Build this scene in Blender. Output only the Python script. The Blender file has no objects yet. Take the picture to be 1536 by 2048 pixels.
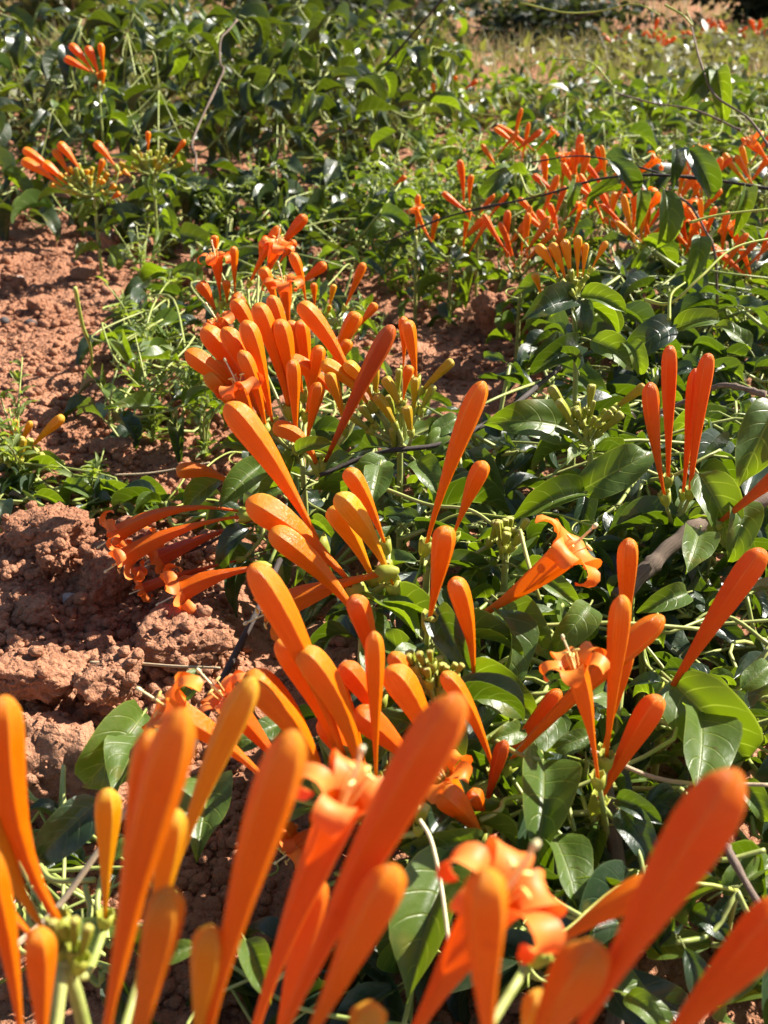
import bpy, math, random
import numpy as np
from mathutils import Vector, Matrix

random.seed(7)
rng = np.random.default_rng(7)
sc = bpy.context.scene
col = sc.collection
R = math.radians

# ------------------------------------------------------------------ camera
CAM_H, PITCH, F = 0.28, R(27.0), 2196.0
cam_d = bpy.data.cameras.new('camera')
cam = bpy.data.objects.new('camera', cam_d)
col.objects.link(cam)
cam.location = (0, 0, CAM_H)
cam.rotation_euler = (R(90) - PITCH, 0, 0)
cam_d.sensor_fit = 'VERTICAL'
cam_d.sensor_height = 36.0
cam_d.sensor_width = 27.0
cam_d.lens = 36.0 * F / 2048.0
cam_d.clip_start = 0.01
cam_d.clip_end = 400
cam_d.dof.use_dof = True
cam_d.dof.focus_distance = 0.44
cam_d.dof.aperture_fstop = 25.0
sc.camera = cam

# ------------------------------------------------------------------ light
SUN_DIR = Vector((0.76, 0.40, 0.72)).normalized()          # towards the sun
world = bpy.data.worlds.new('World')
sc.world = world
world.use_nodes = True
wn = world.node_tree
wn.nodes.clear()
wo = wn.nodes.new('ShaderNodeOutputWorld')
wb = wn.nodes.new('ShaderNodeBackground')
ws = wn.nodes.new('ShaderNodeTexSky')
ws.sky_type = 'NISHITA'
ws.sun_disc = False
ws.sun_elevation = math.asin(SUN_DIR.z)
ws.sun_rotation = math.atan2(SUN_DIR.x, SUN_DIR.y)
wb.inputs['Strength'].default_value = 0.05
wn.links.new(ws.outputs[0], wb.inputs['Color'])
wn.links.new(wb.outputs[0], wo.inputs['Surface'])
sun_d = bpy.data.lights.new('sun', 'SUN')
sun_d.energy = 5.0
sun_d.angle = R(0.5)
sun_d.color = (1.0, 0.93, 0.83)
sun = bpy.data.objects.new('sun', sun_d)
col.objects.link(sun)
sun.rotation_euler = SUN_DIR.to_track_quat('Z', 'Y').to_euler()
sun.location = SUN_DIR * 10
sc.view_settings.view_transform = 'Standard'
sc.view_settings.look = 'None'
sc.view_settings.exposure = 1.48
sc.view_settings.gamma = 1.0
sc.view_settings.use_curve_mapping = False
sc.render.engine = 'CYCLES'
sc.cycles.use_denoising = True
sc.cycles.max_bounces = 8
sc.cycles.transmission_bounces = 6
sc.cycles.sample_clamp_indirect = 6.0

# ------------------------------------------------------------------ helpers
C0 = Vector((0, 0, CAM_H))
RT = Vector((1, 0, 0))
FW = Vector((0, math.cos(PITCH), -math.sin(PITCH)))
UP = Vector((0, math.sin(PITCH), math.cos(PITCH)))


def at(px, py, d):
    """the place seen at a photograph pixel, d metres deep"""
    return C0 + (FW + RT * ((px - 768.0) / F) + UP * ((1024.0 - py) / F)) * d


def on_ground(px, py, z=0.0):
    r = FW + RT * ((px - 768.0) / F) + UP * ((1024.0 - py) / F)
    t = (z - CAM_H) / r.z
    p = C0 + r * t
    return p


def smooth(a, b, x):
    t = np.clip((x - a) / (b - a), 0, 1)
    return t * t * (3 - 2 * t)


_perm = rng.permutation(4096)
_grad = rng.normal(size=(4096, 3))
_grad /= np.linalg.norm(_grad, axis=1)[:, None]


def pnoise(p):
    """gradient noise, p is (n,3)"""
    p = np.asarray(p, float)
    i = np.floor(p).astype(int)
    f = p - i
    u = f * f * f * (f * (f * 6 - 15) + 10)
    out = 0
    for dx in (0, 1):
        for dy in (0, 1):
            for dz in (0, 1):
                h = _perm[(_perm[(_perm[(i[:, 0] + dx) & 4095] + i[:, 1] + dy) & 4095] + i[:, 2] + dz) & 4095]
                g = _grad[h]
                dot = g[:, 0] * (f[:, 0] - dx) + g[:, 1] * (f[:, 1] - dy) + g[:, 2] * (f[:, 2] - dz)
                w = (u[:, 0] if dx else 1 - u[:, 0]) * (u[:, 1] if dy else 1 - u[:, 1]) * (u[:, 2] if dz else 1 - u[:, 2])
                out = out + dot * w
    return out


def fbm(p, octv=4, gain=0.5, ridged=False):
    p = np.asarray(p, float)
    a, s, t = 1.0, 0.0, 0.0
    for k in range(octv):
        n = pnoise(p * (2.03 ** k) + k * 17.3)
        if ridged:
            n = 0.45 - np.abs(n)
        s = s + a * n
        t += a
        a *= gain
    return s / t


def worley_domes(p, cell, seed=0):
    """rounded lumps: 1 at the middle of a crumb, falling to 0 in the joints; p is (n,2) or (n,3)"""
    q = np.asarray(p, float) / cell
    if q.shape[1] == 2:
        q = np.concatenate([q, np.zeros((len(q), 1))], 1)
    i = np.floor(q).astype(int)
    best = np.full(len(q), 9.0)
    zs = (0,) if np.ptp(q[:, 2]) == 0 else (-1, 0, 1)
    for dx in (-1, 0, 1):
        for dy in (-1, 0, 1):
            for dz in zs:
                c = i + np.array([dx, dy, dz])
                h = _perm[(_perm[(_perm[(c[:, 0] + seed) & 4095] + c[:, 1]) & 4095] + c[:, 2]) & 4095]
                f = c + 0.5 + _grad[h] * 0.42 * (1 if len(zs) > 1 else np.array([1, 1, 0]))
                rad = 0.75 + 0.5 * ((h * 7919) % 97) / 97.0
                best = np.minimum(best, np.linalg.norm(q - f, axis=1) / rad)
    return np.sqrt(np.clip(1 - (best / 0.95) ** 2, 0, 1))


def ground_z(x, y, fine=True):
    """height of the tilled earth"""
    x = np.asarray(x, float)
    y = np.asarray(y, float)
    p = np.stack([x, y, np.zeros_like(x)], 1)
    near = 1 - smooth(1.5, 3.0, y)
    z = 0.020 * fbm(p * 6.0, 3) + 0.010 * fbm(p * 17 + 5, 3)
    # a ragged bank of turned clods on the near left
    bank = smooth(0.315, 0.375, y) * (1 - smooth(0.47, 0.51, y)) * (1 - smooth(-0.085, -0.04, x))
    z = z + bank * (0.021 + 0.022 * fbm(p * 13 + 9, 3))
    if fine:
        q = p.copy()
        w = q[:, :2] + 0.004 * np.stack([pnoise(q * 80), pnoise(q * 80 + 7)], 1)
        lum = smooth(-0.15, 0.25, fbm(q * 11 + 2, 2))
        z = z + near * (0.0030 * lum * worley_domes(w, 0.021, 3) + 0.0014 * lum * worley_domes(w, 0.0095, 11)
                        + 0.0012 * worley_domes(w, 0.0052, 23) + 0.011 * fbm(q * 30, 4) + 0.0052 * fbm(q * 150, 3, 0.6))
    z = z - 0.03 * smooth(2.2, 4, y) + 0.04 * smooth(2.5, 9, y) * fbm(p * 0.7 + 4, 2)
    return z


def gz(x, y):
    return float(ground_z(np.array([x]), np.array([y]), False)[0])


def tag(o, label=None, cat=None, group=None, kind=None):
    if label:
        o['label'] = label
    if cat:
        o['category'] = cat
    if group:
        o['group'] = group
    if kind:
        o['kind'] = kind
    return o


def empty(name, loc):
    o = bpy.data.objects.new(name, None)
    o.empty_display_size = 0.01
    o.location = loc
    col.objects.link(o)
    return o


class MB:
    """collects geometry for ONE mesh object"""

    def __init__(self):
        self.v, self.f, self.uv, self.mi, self.n = [], [], [], [], 0

    def add(self, v, f, uv=None, m=0):
        v = np.asarray(v, float).reshape(-1, 3)
        self.v.append(v)
        self.uv.append(np.zeros((len(v), 2)) if uv is None else np.asarray(uv, float))
        n = self.n
        self.f.extend([tuple(i + n for i in t) for t in f])
        self.mi.extend([m] * len(f))
        self.n += len(v)

    def mesh(self, name, mats, origin=(0, 0, 0), flat=False):
        me = bpy.data.meshes.new(name)
        v = np.concatenate(self.v) - np.array(origin)
        me.from_pydata(v.tolist(), [], self.f)
        uv = np.concatenate(self.uv)
        li = np.empty(len(me.loops), int)
        me.loops.foreach_get('vertex_index', li)
        ul = me.uv_layers.new(name='UVMap')
        ul.data.foreach_set('uv', uv[li].astype(np.float32).ravel())
        for m in (mats if isinstance(mats, (list, tuple)) else [mats]):
            me.materials.append(m)
        if any(self.mi):
            me.polygons.foreach_set('material_index', np.array(self.mi, np.int32))
        if not flat:
            me.polygons.foreach_set('use_smooth', np.ones(len(me.polygons), bool))
        me.update()
        return me

    def build(self, name, mats, parent=None, origin=(0, 0, 0), flat=False):
        o = bpy.data.objects.new(name, self.mesh(name, mats, origin, flat))
        col.objects.link(o)
        if parent is not None:
            o.parent = parent
        return o


def frames(P):
    P = np.asarray(P, float)
    T = np.gradient(P, axis=0)
    T /= np.linalg.norm(T, axis=1)[:, None] + 1e-12
    a = np.array([0, 0, 1.0]) if abs(T[0][2]) < 0.9 else np.array([1.0, 0, 0])
    N = np.cross(T[0], a)
    N /= np.linalg.norm(N)
    Ns = []
    for t in T:
        N = N - t * N.dot(t)
        N /= np.linalg.norm(N) + 1e-12
        Ns.append(N)
    Ns = np.array(Ns)
    return T, Ns, np.cross(T, Ns)


def tube(mb, P, r, k=6, cap=True, m=0, shape=None, vv=None, th=None):
    """a tube along P with radii r; u is a triangle wave round the tube (5 seams), v runs along it"""
    P = np.asarray(P, float)
    n = len(P)
    r = np.broadcast_to(np.asarray(r, float), (n,))
    T, N, B = frames(P)
    th = np.arange(k) * 2 * math.pi / k if th is None else th
    prof = np.ones((n, k)) if shape is None else shape
    ring = P[:, None, :] + (r[:, None] * prof)[:, :, None] * (np.cos(th)[None, :, None] * N[:, None, :] + np.sin(th)[None, :, None] * B[:, None, :])
    seam = 1 - np.abs(((th * 5 / (2 * math.pi)) % 1.0) - 0.5) * 2          # 0 at the seam, 1 between
    v = np.linspace(0, 1, n) if vv is None else np.asarray(vv)
    uv = np.stack([np.broadcast_to(seam, (n, k)), np.broadcast_to(v[:, None], (n, k))], 2).reshape(-1, 2)
    f = []
    for i in range(n - 1):
        for j in range(k):
            j2 = (j + 1) % k
            f.append((i * k + j, i * k + j2, (i + 1) * k + j2, (i + 1) * k + j))
    if cap:
        f.append(tuple(range(k - 1, -1, -1)))
        f.append(tuple((n - 1) * k + j for j in range(k)))
    mb.add(ring.reshape(-1, 3), f, uv, m)


def spline(pts, n=24):
    """Catmull-Rom through 3-D points"""
    P = [np.array(p, float) for p in pts]
    P = [2 * P[0] - P[1]] + P + [2 * P[-1] - P[-2]]
    out = []
    segs = len(P) - 3
    for q in np.linspace(0, segs - 1e-6, n):
        i = int(q)
        t = q - i
        a, b, c, d = P[i:i + 4]
        out.append(0.5 * ((2 * b) + (c - a) * t + (2 * a - 5 * b + 4 * c - d) * t * t + (3 * b - a - 3 * c + d) * t ** 3))
    return np.array(out)


# ------------------------------------------------------------------ materials
def new_mat(name):
    m = bpy.data.materials.new(name)
    m.use_nodes = True
    nt = m.node_tree
    nt.nodes.clear()
    return m, nt, nt.nodes.new, nt.links.new


def math_node(nt, op, a, b=None, c=None):
    n = nt.nodes.new('ShaderNodeMath')
    n.operation = op
    for i, x in enumerate((a, b, c)):
        if x is None:
            continue
        if isinstance(x, (int, float)):
            n.inputs[i].default_value = x
        else:
            nt.links.new(x, n.inputs[i])
    return n.outputs[0]


def ramp(nt, fac, stops):
    n = nt.nodes.new('ShaderNodeValToRGB')
    while len(n.color_ramp.elements) < len(stops):
        n.color_ramp.elements.new(0.5)
    for e, (p, c) in zip(n.color_ramp.elements, stops):
        e.position = p
        e.color = (*c, 1)
    nt.links.new(fac, n.inputs[0])
    return n.outputs[0]


def mixc(nt, fac, a, b, mode='MIX'):
    n = nt.nodes.new('ShaderNodeMix')
    n.data_type = 'RGBA'
    n.blend_type = mode
    for sock, x in ((n.inputs[0], fac), (n.inputs[6], a), (n.inputs[7], b)):
        if isinstance(x, (int, float)):
            sock.default_value = x
        elif isinstance(x, tuple):
            sock.default_value = (*x, 1) if len(x) == 3 else x
        else:
            nt.links.new(x, sock)
    return n.outputs[2]


def noise_tex(nt, scale, detail=3, coord='Object', rough=0.55, vec=None):
    n = nt.nodes.new('ShaderNodeTexNoise')
    n.inputs['Scale'].default_value = scale
    n.inputs['Detail'].default_value = detail
    n.inputs['Roughness'].default_value = rough
    if vec is None:
        t = nt.nodes.new('ShaderNodeTexCoord')
        vec = t.outputs[coord]
    nt.links.new(vec, n.inputs['Vector'])
    return n.outputs['Fac']


def bump(nt, h, strength, dist):
    n = nt.nodes.new('ShaderNodeBump')
    n.inputs['Strength'].default_value = strength
    n.inputs['Distance'].default_value = dist
    nt.links.new(h, n.inputs['Height'])
    return n.outputs[0]


def thin_shader(nt, base, trans, tmix, rough=0.4, spec=0.5, normal=None, coat=0.0):
    """a thin living sheet: reflecting top plus light passing through"""
    N, L = nt.nodes.new, nt.links.new
    out = N('ShaderNodeOutputMaterial')
    p = N('ShaderNodeBsdfPrincipled')
    t = N('ShaderNodeBsdfTranslucent')
    mx = N('ShaderNodeMixShader')
    for sock, x in ((p.inputs['Base Color'], base), (t.inputs['Color'], trans)):
        if isinstance(x, tuple):
            sock.default_value = (*x, 1)
        else:
            L(x, sock)
    if isinstance(rough, (int, float)):
        p.inputs['Roughness'].default_value = rough
    else:
        L(rough, p.inputs['Roughness'])
    p.inputs['Specular IOR Level'].default_value = spec
    p.inputs['Coat Weight'].default_value = coat
    p.inputs['Coat Roughness'].default_value = 0.25
    if normal is not None:
        L(normal, p.inputs['Normal'])
    mx.inputs[0].default_value = tmix
    L(p.outputs[0], mx.inputs[1])
    L(t.outputs[0], mx.inputs[2])
    L(mx.outputs[0], out.inputs['Surface'])
    return p


def uv_xy(nt):
    u = nt.nodes.new('ShaderNodeUVMap')
    u.uv_map = 'UVMap'
    s = nt.nodes.new('ShaderNodeSeparateXYZ')
    nt.links.new(u.outputs[0], s.inputs[0])
    return s.outputs[0], s.outputs[1]


def obj_random(nt):
    return nt.nodes.new('ShaderNodeObjectInfo').outputs['Random']


def soil_material(name='red_soil', lift=1.0):
    m, nt, N, L = new_mat(name)
    tc = N('ShaderNodeTexCoord').outputs['Object']
    geo = N('ShaderNodeNewGeometry').outputs['Position']
    a = noise_tex(nt, 9, 4, vec=geo)
    b = noise_tex(nt, 160, 4, vec=geo, rough=0.7)
    c = noise_tex(nt, 900, 3, vec=geo, rough=0.75)
    base = ramp(nt, a, [(0.25, (0.29 * lift, 0.118 * lift, 0.060 * lift)), (0.5, (0.385 * lift, 0.172 * lift, 0.092 * lift)), (0.75, (0.48 * lift, 0.245 * lift, 0.145 * lift))])
    var = ramp(nt, b, [(0.3, (0.72, 0.68, 0.64)), (0.55, (1.0, 1.0, 1.0)), (0.8, (1.16, 1.18, 1.2))])
    base = mixc(nt, 1.0, base, var, 'MULTIPLY')
    grain = ramp(nt, c, [(0.42, (0, 0, 0)), (0.74, (1, 1, 1))])
    base = mixc(nt, math_node(nt, 'MULTIPLY', grain, 0.35), base, (0.58 * lift, 0.36 * lift, 0.25 * lift))
    vor = N('ShaderNodeTexVoronoi')
    vor.inputs['Scale'].default_value = 420
    L(geo, vor.inputs['Vector'])
    h = math_node(nt, 'ADD', math_node(nt, 'MULTIPLY', vor.outputs['Distance'], -0.8), math_node(nt, 'ADD', b, math_node(nt, 'MULTIPLY', c, 0.8)))
    p = N('ShaderNodeBsdfPrincipled')
    p.inputs['Roughness'].default_value = 0.95
    p.inputs['Specular IOR Level'].default_value = 0.12
    L(base, p.inputs['Base Color'])
    L(bump(nt, h, 0.9, 0.0022), p.inputs['Normal'])
    o = N('ShaderNodeOutputMaterial')
    L(p.outputs[0], o.inputs['Surface'])
    return m


def leaf_material(name, dark, light, trans, tmix=0.34, rough=0.36, vein=0.5, spec=0.5):
    m, nt, N, L = new_mat(name)
    U, V = uv_xy(nt)
    s = math_node(nt, 'ABSOLUTE', math_node(nt, 'SUBTRACT', math_node(nt, 'MULTIPLY', V, 2.0), 1.0))
    q = math_node(nt, 'MULTIPLY', math_node(nt, 'SUBTRACT', U, math_node(nt, 'MULTIPLY', math_node(nt, 'POWER', s, 1.3), 0.2)), 6.5)
    saw = math_node(nt, 'PINGPONG', q, 0.5)
    vl = N('ShaderNodeMapRange')
    vl.interpolation_type = 'SMOOTHSTEP'
    L(saw, vl.inputs[0])
    vl.inputs[1].default_value, vl.inputs[2].default_value = 0.075, 0.0
    vl.inputs[3].default_value, vl.inputs[4].default_value = 0.0, 1.0
    lat = math_node(nt, 'MULTIPLY', vl.outputs[0], math_node(nt, 'SUBTRACT', 1.0, math_node(nt, 'POWER', s, 2.0)))
    mr = N('ShaderNodeMapRange')
    mr.interpolation_type = 'SMOOTHSTEP'
    L(s, mr.inputs[0])
    mr.inputs[1].default_value, mr.inputs[2].default_value = 0.07, 0.015
    veins = math_node(nt, 'MAXIMUM', lat, mr.outputs[0])
    edge = N('ShaderNodeMapRange')
    edge.interpolation_type = 'SMOOTHSTEP'
    L(s, edge.inputs[0])
    edge.inputs[1].default_value, edge.inputs[2].default_value = 0.93, 0.99
    line = math_node(nt, 'MAXIMUM', veins, math_node(nt, 'MULTIPLY', edge.outputs[0], 0.8))
    rnd = obj_random(nt)
    tc = N('ShaderNodeTexCoord').outputs['Object']
    n1 = noise_tex(nt, 3.0, 4)
    fac = math_node(nt, 'ADD', math_node(nt, 'MULTIPLY', rnd, 0.65), math_node(nt, 'MULTIPLY', n1, 0.4))
    base = mixc(nt, fac, dark, light)
    base = mixc(nt, math_node(nt, 'MULTIPLY', line, vein), base, (light[0] * 2.1, light[1] * 1.7, light[2] * 1.8))
    # dust and scuffs on the upper face
    n2 = noise_tex(nt, 9.0, 5, rough=0.7)
    dust = ramp(nt, n2, [(0.55, (0, 0, 0)), (0.8, (1, 1, 1))])
    base = mixc(nt, math_node(nt, 'MULTIPLY', dust, 0.30), base, (0.24, 0.17, 0.11))
    n3 = noise_tex(nt, 2.2, 3)
    yel = math_node(nt, 'MULTIPLY', ramp(nt, n3, [(0.62, (0, 0, 0)), (0.74, (1, 1, 1))]), math_node(nt, 'GREATER_THAN', rnd, 0.7))
    base = mixc(nt, math_node(nt, 'MULTIPLY', yel, 0.5), base, (0.20, 0.17, 0.03))
    burnt = math_node(nt, 'MULTIPLY', math_node(nt, 'GREATER_THAN', math_node(nt, 'ADD', math_node(nt, 'MULTIPLY', U, 1.0), math_node(nt, 'MULTIPLY', n2, 0.5)), 1.13), math_node(nt, 'LESS_THAN', math_node(nt, 'FRACT', math_node(nt, 'MULTIPLY', rnd, 7.3)), 0.22))
    spot = ramp(nt, noise_tex(nt, 7.0, 2, rough=0.4), [(0.73, (0, 0, 0)), (0.76, (1, 1, 1))])
    base = mixc(nt, math_node(nt, 'MULTIPLY', math_node(nt, 'MAXIMUM', burnt, math_node(nt, 'MULTIPLY', spot, 0.7)), 0.85), base, (0.13, 0.075, 0.03))
    tcol = mixc(nt, fac, tuple(x * 0.75 for x in trans), trans)
    tcol = mixc(nt, math_node(nt, 'MULTIPLY', line, 0.75), tcol, (min(1, trans[0] * 2.3), min(1, trans[1] * 2.0), trans[2] * 3 + 0.05))
    rr = math_node(nt, 'ADD', math_node(nt, 'MULTIPLY', n2, 0.22), rough - 0.11)
    h = math_node(nt, 'ADD', math_node(nt, 'MULTIPLY', veins, -0.6), math_node(nt, 'MULTIPLY', noise_tex(nt, 14, 3), 0.7))
    thin_shader(nt, base, tcol, tmix, rr, spec, bump(nt, h, 0.45, 0.0007))
    return m


def flower_material(name, body, tip, base, trans, tmix=0.30, rough=0.45, redden=0.0):
    """v runs from the stalk end (0) to the tip (1); u is 0 along the five seams"""
    m, nt, N, L = new_mat(name)
    U, V = uv_xy(nt)
    rnd = obj_random(nt)
    tc = N('ShaderNodeTexCoord')
    c0 = ramp(nt, V, [(0.0, base), (0.38, body), (0.84, body), (0.985, tip)])
    red = (body[0] * 0.93, body[1] * 0.60, body[2] * 0.9)
    n1 = noise_tex(nt, 55, 3)
    c1 = mixc(nt, math_node(nt, 'MULTIPLY', math_node(nt, 'ADD', math_node(nt, 'MULTIPLY', rnd, 0.55), math_node(nt, 'MULTIPLY', n1, 0.45)), 0.5), c0, red)
    # streaks along the tube
    mp = N('ShaderNodeCombineXYZ')
    L(math_node(nt, 'MULTIPLY', U, 7.0), mp.inputs[0])
    L(math_node(nt, 'MULTIPLY', V, 1.6), mp.inputs[1])
    L(math_node(nt, 'MULTIPLY', rnd, 31.0), mp.inputs[2])
    st = noise_tex(nt, 2.2, 4, vec=mp.outputs[0], rough=0.65)
    c2 = mixc(nt, 1.0, c1, ramp(nt, st, [(0.25, (0.78, 0.58, 0.5)), (0.55, (1, 1, 1)), (0.8, (1.06, 1.22, 1.3))]), 'MULTIPLY')
    # pale seam where the closed lobes meet, upper half only
    sm = N('ShaderNodeMapRange')
    sm.interpolation_type = 'SMOOTHSTEP'
    L(U, sm.inputs[0])
    sm.inputs[1].default_value, sm.inputs[2].default_value = 0.16, 0.0
    up = N('ShaderNodeMapRange')
    up.interpolation_type = 'SMOOTHSTEP'
    L(V, up.inputs[0])
    up.inputs[1].default_value, up.inputs[2].default_value = 0.55, 0.85
    seam = math_node(nt, 'MULTIPLY', sm.outputs[0], up.outputs[0])
    c3 = mixc(nt, math_node(nt, 'MULTIPLY', seam, 0.5), c2, (min(1, tip[0] * 1.05), tip[1] * 1.25, tip[2] * 2.2))
    # small blemishes
    bl = noise_tex(nt, 240, 2, rough=0.5)
    c4 = mixc(nt, math_node(nt, 'MULTIPLY', ramp(nt, bl, [(0.70, (0, 0, 0)), (0.78, (1, 1, 1))]), 0.35), c3, (body[0] * 0.5, body[1] * 0.25, body[2] * 0.3))
    h = math_node(nt, 'ADD', math_node(nt, 'MULTIPLY', st, 0.6), math_node(nt, 'MULTIPLY', noise_tex(nt, 900, 2), 0.35))
    thin_shader(nt, c4, trans, tmix, 0.29, 0.38, bump(nt, h, 0.55, 0.0010))
    return m


def plain_material(name, c1, c2, scale=60, rough=0.6, trans=None, tmix=0.2, bumpd=0.0008, stretch=False):
    m, nt, N, L = new_mat(name)
    if stretch:
        U, V = uv_xy(nt)
        mp = N('ShaderNodeCombineXYZ')
        L(math_node(nt, 'MULTIPLY', U, 6.0), mp.inputs[0])
        L(math_node(nt, 'MULTIPLY', V, 5.0), mp.inputs[1])
        L(math_node(nt, 'MULTIPLY', obj_random(nt), 19), mp.inputs[2])
        n = noise_tex(nt, 2.0, 5, vec=mp.outputs[0], rough=0.7)
    else:
        n = noise_tex(nt, scale, 4)
    base = mixc(nt, ramp(nt, n, [(0.3, (0, 0, 0)), (0.7, (1, 1, 1))]), c1, c2)
    if trans:
        thin_shader(nt, base, trans, tmix, rough, 0.4, bump(nt, n, 0.4, bumpd))
    else:
        p = N('ShaderNodeBsdfPrincipled')
        p.inputs['Roughness'].default_value = rough
        p.inputs['Specular IOR Level'].default_value = 0.3
        L(base, p.inputs['Base Color'])
        L(bump(nt, n, 0.6, bumpd), p.inputs['Normal'])
        o = N('ShaderNodeOutputMaterial')
        L(p.outputs[0], o.inputs['Surface'])
    return m


SOIL = soil_material()
LEAF = leaf_material('glossy_vine_leaf', (0.010, 0.026, 0.012), (0.026, 0.052, 0.022), (0.15, 0.25, 0.002), 0.27, 0.38, 0.7, 0.75)
LEAF_H = leaf_material('hedge_leaf', (0.012, 0.028, 0.010), (0.036, 0.056, 0.018), (0.15, 0.22, 0.003), 0.20, 0.36, 0.6, 0.5)
LEAF_Y = leaf_material('young_leaf', (0.060, 0.115, 0.018), (0.095, 0.150, 0.022), (0.25, 0.37, 0.004), 0.36, 0.42)
LEAF_W = leaf_material('weed_leaf', (0.10, 0.16, 0.03), (0.20, 0.26, 0.065), (0.38, 0.50, 0.03), 0.4, 0.55, 0.25)
ORANGE = flower_material('orange_flower', (0.86, 0.245, 0.0008), (0.84, 0.38, 0.03), (0.84, 0.24, 0.001), (0.92, 0.16, 0.0005))
RED = flower_material('red_orange_flower', (0.84, 0.175, 0.0015), (0.82, 0.30, 0.03), (0.84, 0.19, 0.0015), (0.9, 0.10, 0.0005))
DEEP = flower_material('deep_red_flower', (0.62, 0.085, 0.004), (0.66, 0.16, 0.02), (0.66, 0.12, 0.003), (0.75, 0.06, 0.001), 0.2)
YELL = flower_material('yellow_orange_bud', (0.82, 0.40, 0.003), (0.80, 0.55, 0.06), (0.78, 0.34, 0.003), (0.85, 0.30, 0.001))
OLIVE = flower_material('green_gold_bud', (0.60, 0.42, 0.014), (0.66, 0.52, 0.09), (0.40, 0.36, 0.03), (0.5, 0.4, 0.02))
GREEN = flower_material('green_bud', (0.36, 0.42, 0.035), (0.62, 0.60, 0.14), (0.30, 0.38, 0.04), (0.3, 0.4, 0.03), 0.15)
PETAL = plain_material('petal_inside', (0.84, 0.21, 0.006), (0.86, 0.32, 0.05), 90, 0.5, (0.92, 0.15, 0.008), 0.35)
PETAL_R = plain_material('petal_coral', (0.82, 0.18, 0.010), (0.86, 0.30, 0.07), 90, 0.5, (0.9, 0.11, 0.01), 0.35)
CALYX = plain_material('calyx_green', (0.30, 0.34, 0.035), (0.46, 0.46, 0.07), 120, 0.55, (0.5, 0.55, 0.04), 0.25)
STALK = plain_material('green_stalk', (0.20, 0.26, 0.05), (0.42, 0.44, 0.15), 80, 0.42)
ANTHER = plain_material('yellow_anther', (0.80, 0.55, 0.10), (0.85, 0.70, 0.28), 200, 0.6)
STYLE = plain_material('pale_style', (0.70, 0.62, 0.30), (0.80, 0.74, 0.48), 200, 0.5)
WOOD = plain_material('woody_stem', (0.095, 0.062, 0.045), (0.30, 0.225, 0.17), 60, 0.85, stretch=True)
DARKWOOD = plain_material('dark_stem', (0.022, 0.018, 0.016), (0.085, 0.062, 0.05), 60, 0.6, stretch=True)
STRAW = plain_material('dry_straw', (0.36, 0.26, 0.15), (0.62, 0.50, 0.33), 60, 0.7, stretch=True)
TENDRIL = plain_material('tendril', (0.28, 0.35, 0.05), (0.48, 0.50, 0.12), 60, 0.45)
STONE = plain_material('pale_stone', (0.38, 0.30, 0.25), (0.62, 0.54, 0.48), 70, 0.8)
DARKSTONE = plain_material('dark_stone', (0.05, 0.045, 0.045), (0.13, 0.11, 0.105), 70, 0.7)

# ------------------------------------------------------------------ the earth
def axis(parts):
    out = []
    for a, b, n in parts:
        out.extend(np.linspace(a, b, n, endpoint=False))
    return np.array(out + [parts[-1][1]])


gx = axis([(-60, -8, 16), (-8, -1.6, 30), (-1.6, -0.40, 90), (-0.40, 0.25, 340), (0.25, 0.5, 50), (0.5, 1.6, 50), (1.6, 8, 30), (8, 60, 16)])
gy = axis([(-6, 0.05, 12), (0.05, 0.25, 30), (0.25, 0.80, 290), (0.80, 1.7, 200), (1.7, 3.2, 80), (3.2, 9, 60), (9, 120, 30)])
GX, GY = np.meshgrid(gx, gy)
GZ = ground_z(GX.ravel(), GY.ravel())
V = np.stack([GX.ravel(), GY.ravel(), GZ], 1)
# break up the regular grid so lumps overhang slightly
nearm = (smooth(0.1, 0.25, V[:, 1]) * (1 - smooth(1.6, 2.2, V[:, 1])))[:, None]
jit = np.stack([fbm(V * 60 + 31, 2), fbm(V * 60 + 77, 2), np.zeros(len(V))], 1) * 0.006
V = V + jit * nearm
nx, ny = len(gx), len(gy)
idx = np.arange(nx * ny).reshape(ny, nx)
quads = np.stack([idx[:-1, :-1], idx[:-1, 1:], idx[1:, 1:], idx[1:, :-1]], 2).reshape(-1, 4)
me = bpy.data.meshes.new('ground')
me.vertices.add(len(V))
me.vertices.foreach_set('co', V.astype(np.float32).ravel())
me.loops.add(quads.size)
me.loops.foreach_set('vertex_index', quads.astype(np.int32).ravel())
me.polygons.add(len(quads))
me.polygons.foreach_set('loop_start', np.arange(0, quads.size, 4, dtype=np.int32))
me.polygons.foreach_set('use_smooth', np.ones(len(quads), bool))
me.update(calc_edges=True)
me.materials.append(SOIL)
ground = bpy.data.objects.new('ground', me)
col.objects.link(ground)
tag(ground, 'reddish brown tilled earth between the flowering vines', None, None, 'structure')


# ------------------------------------------------------------------ clods, stones and crumbs
def ico(sub):
    import bmesh
    bm = bmesh.new()
    bmesh.ops.create_icosphere(bm, subdivisions=sub, radius=1.0)
    v = np.array([x.co[:] for x in bm.verts])
    f = [tuple(x.index for x in fc.verts) for fc in bm.faces]
    bm.free()
    return v, f


ICO = {s: ico(s) for s in (1, 2, 4, 5)}


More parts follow.
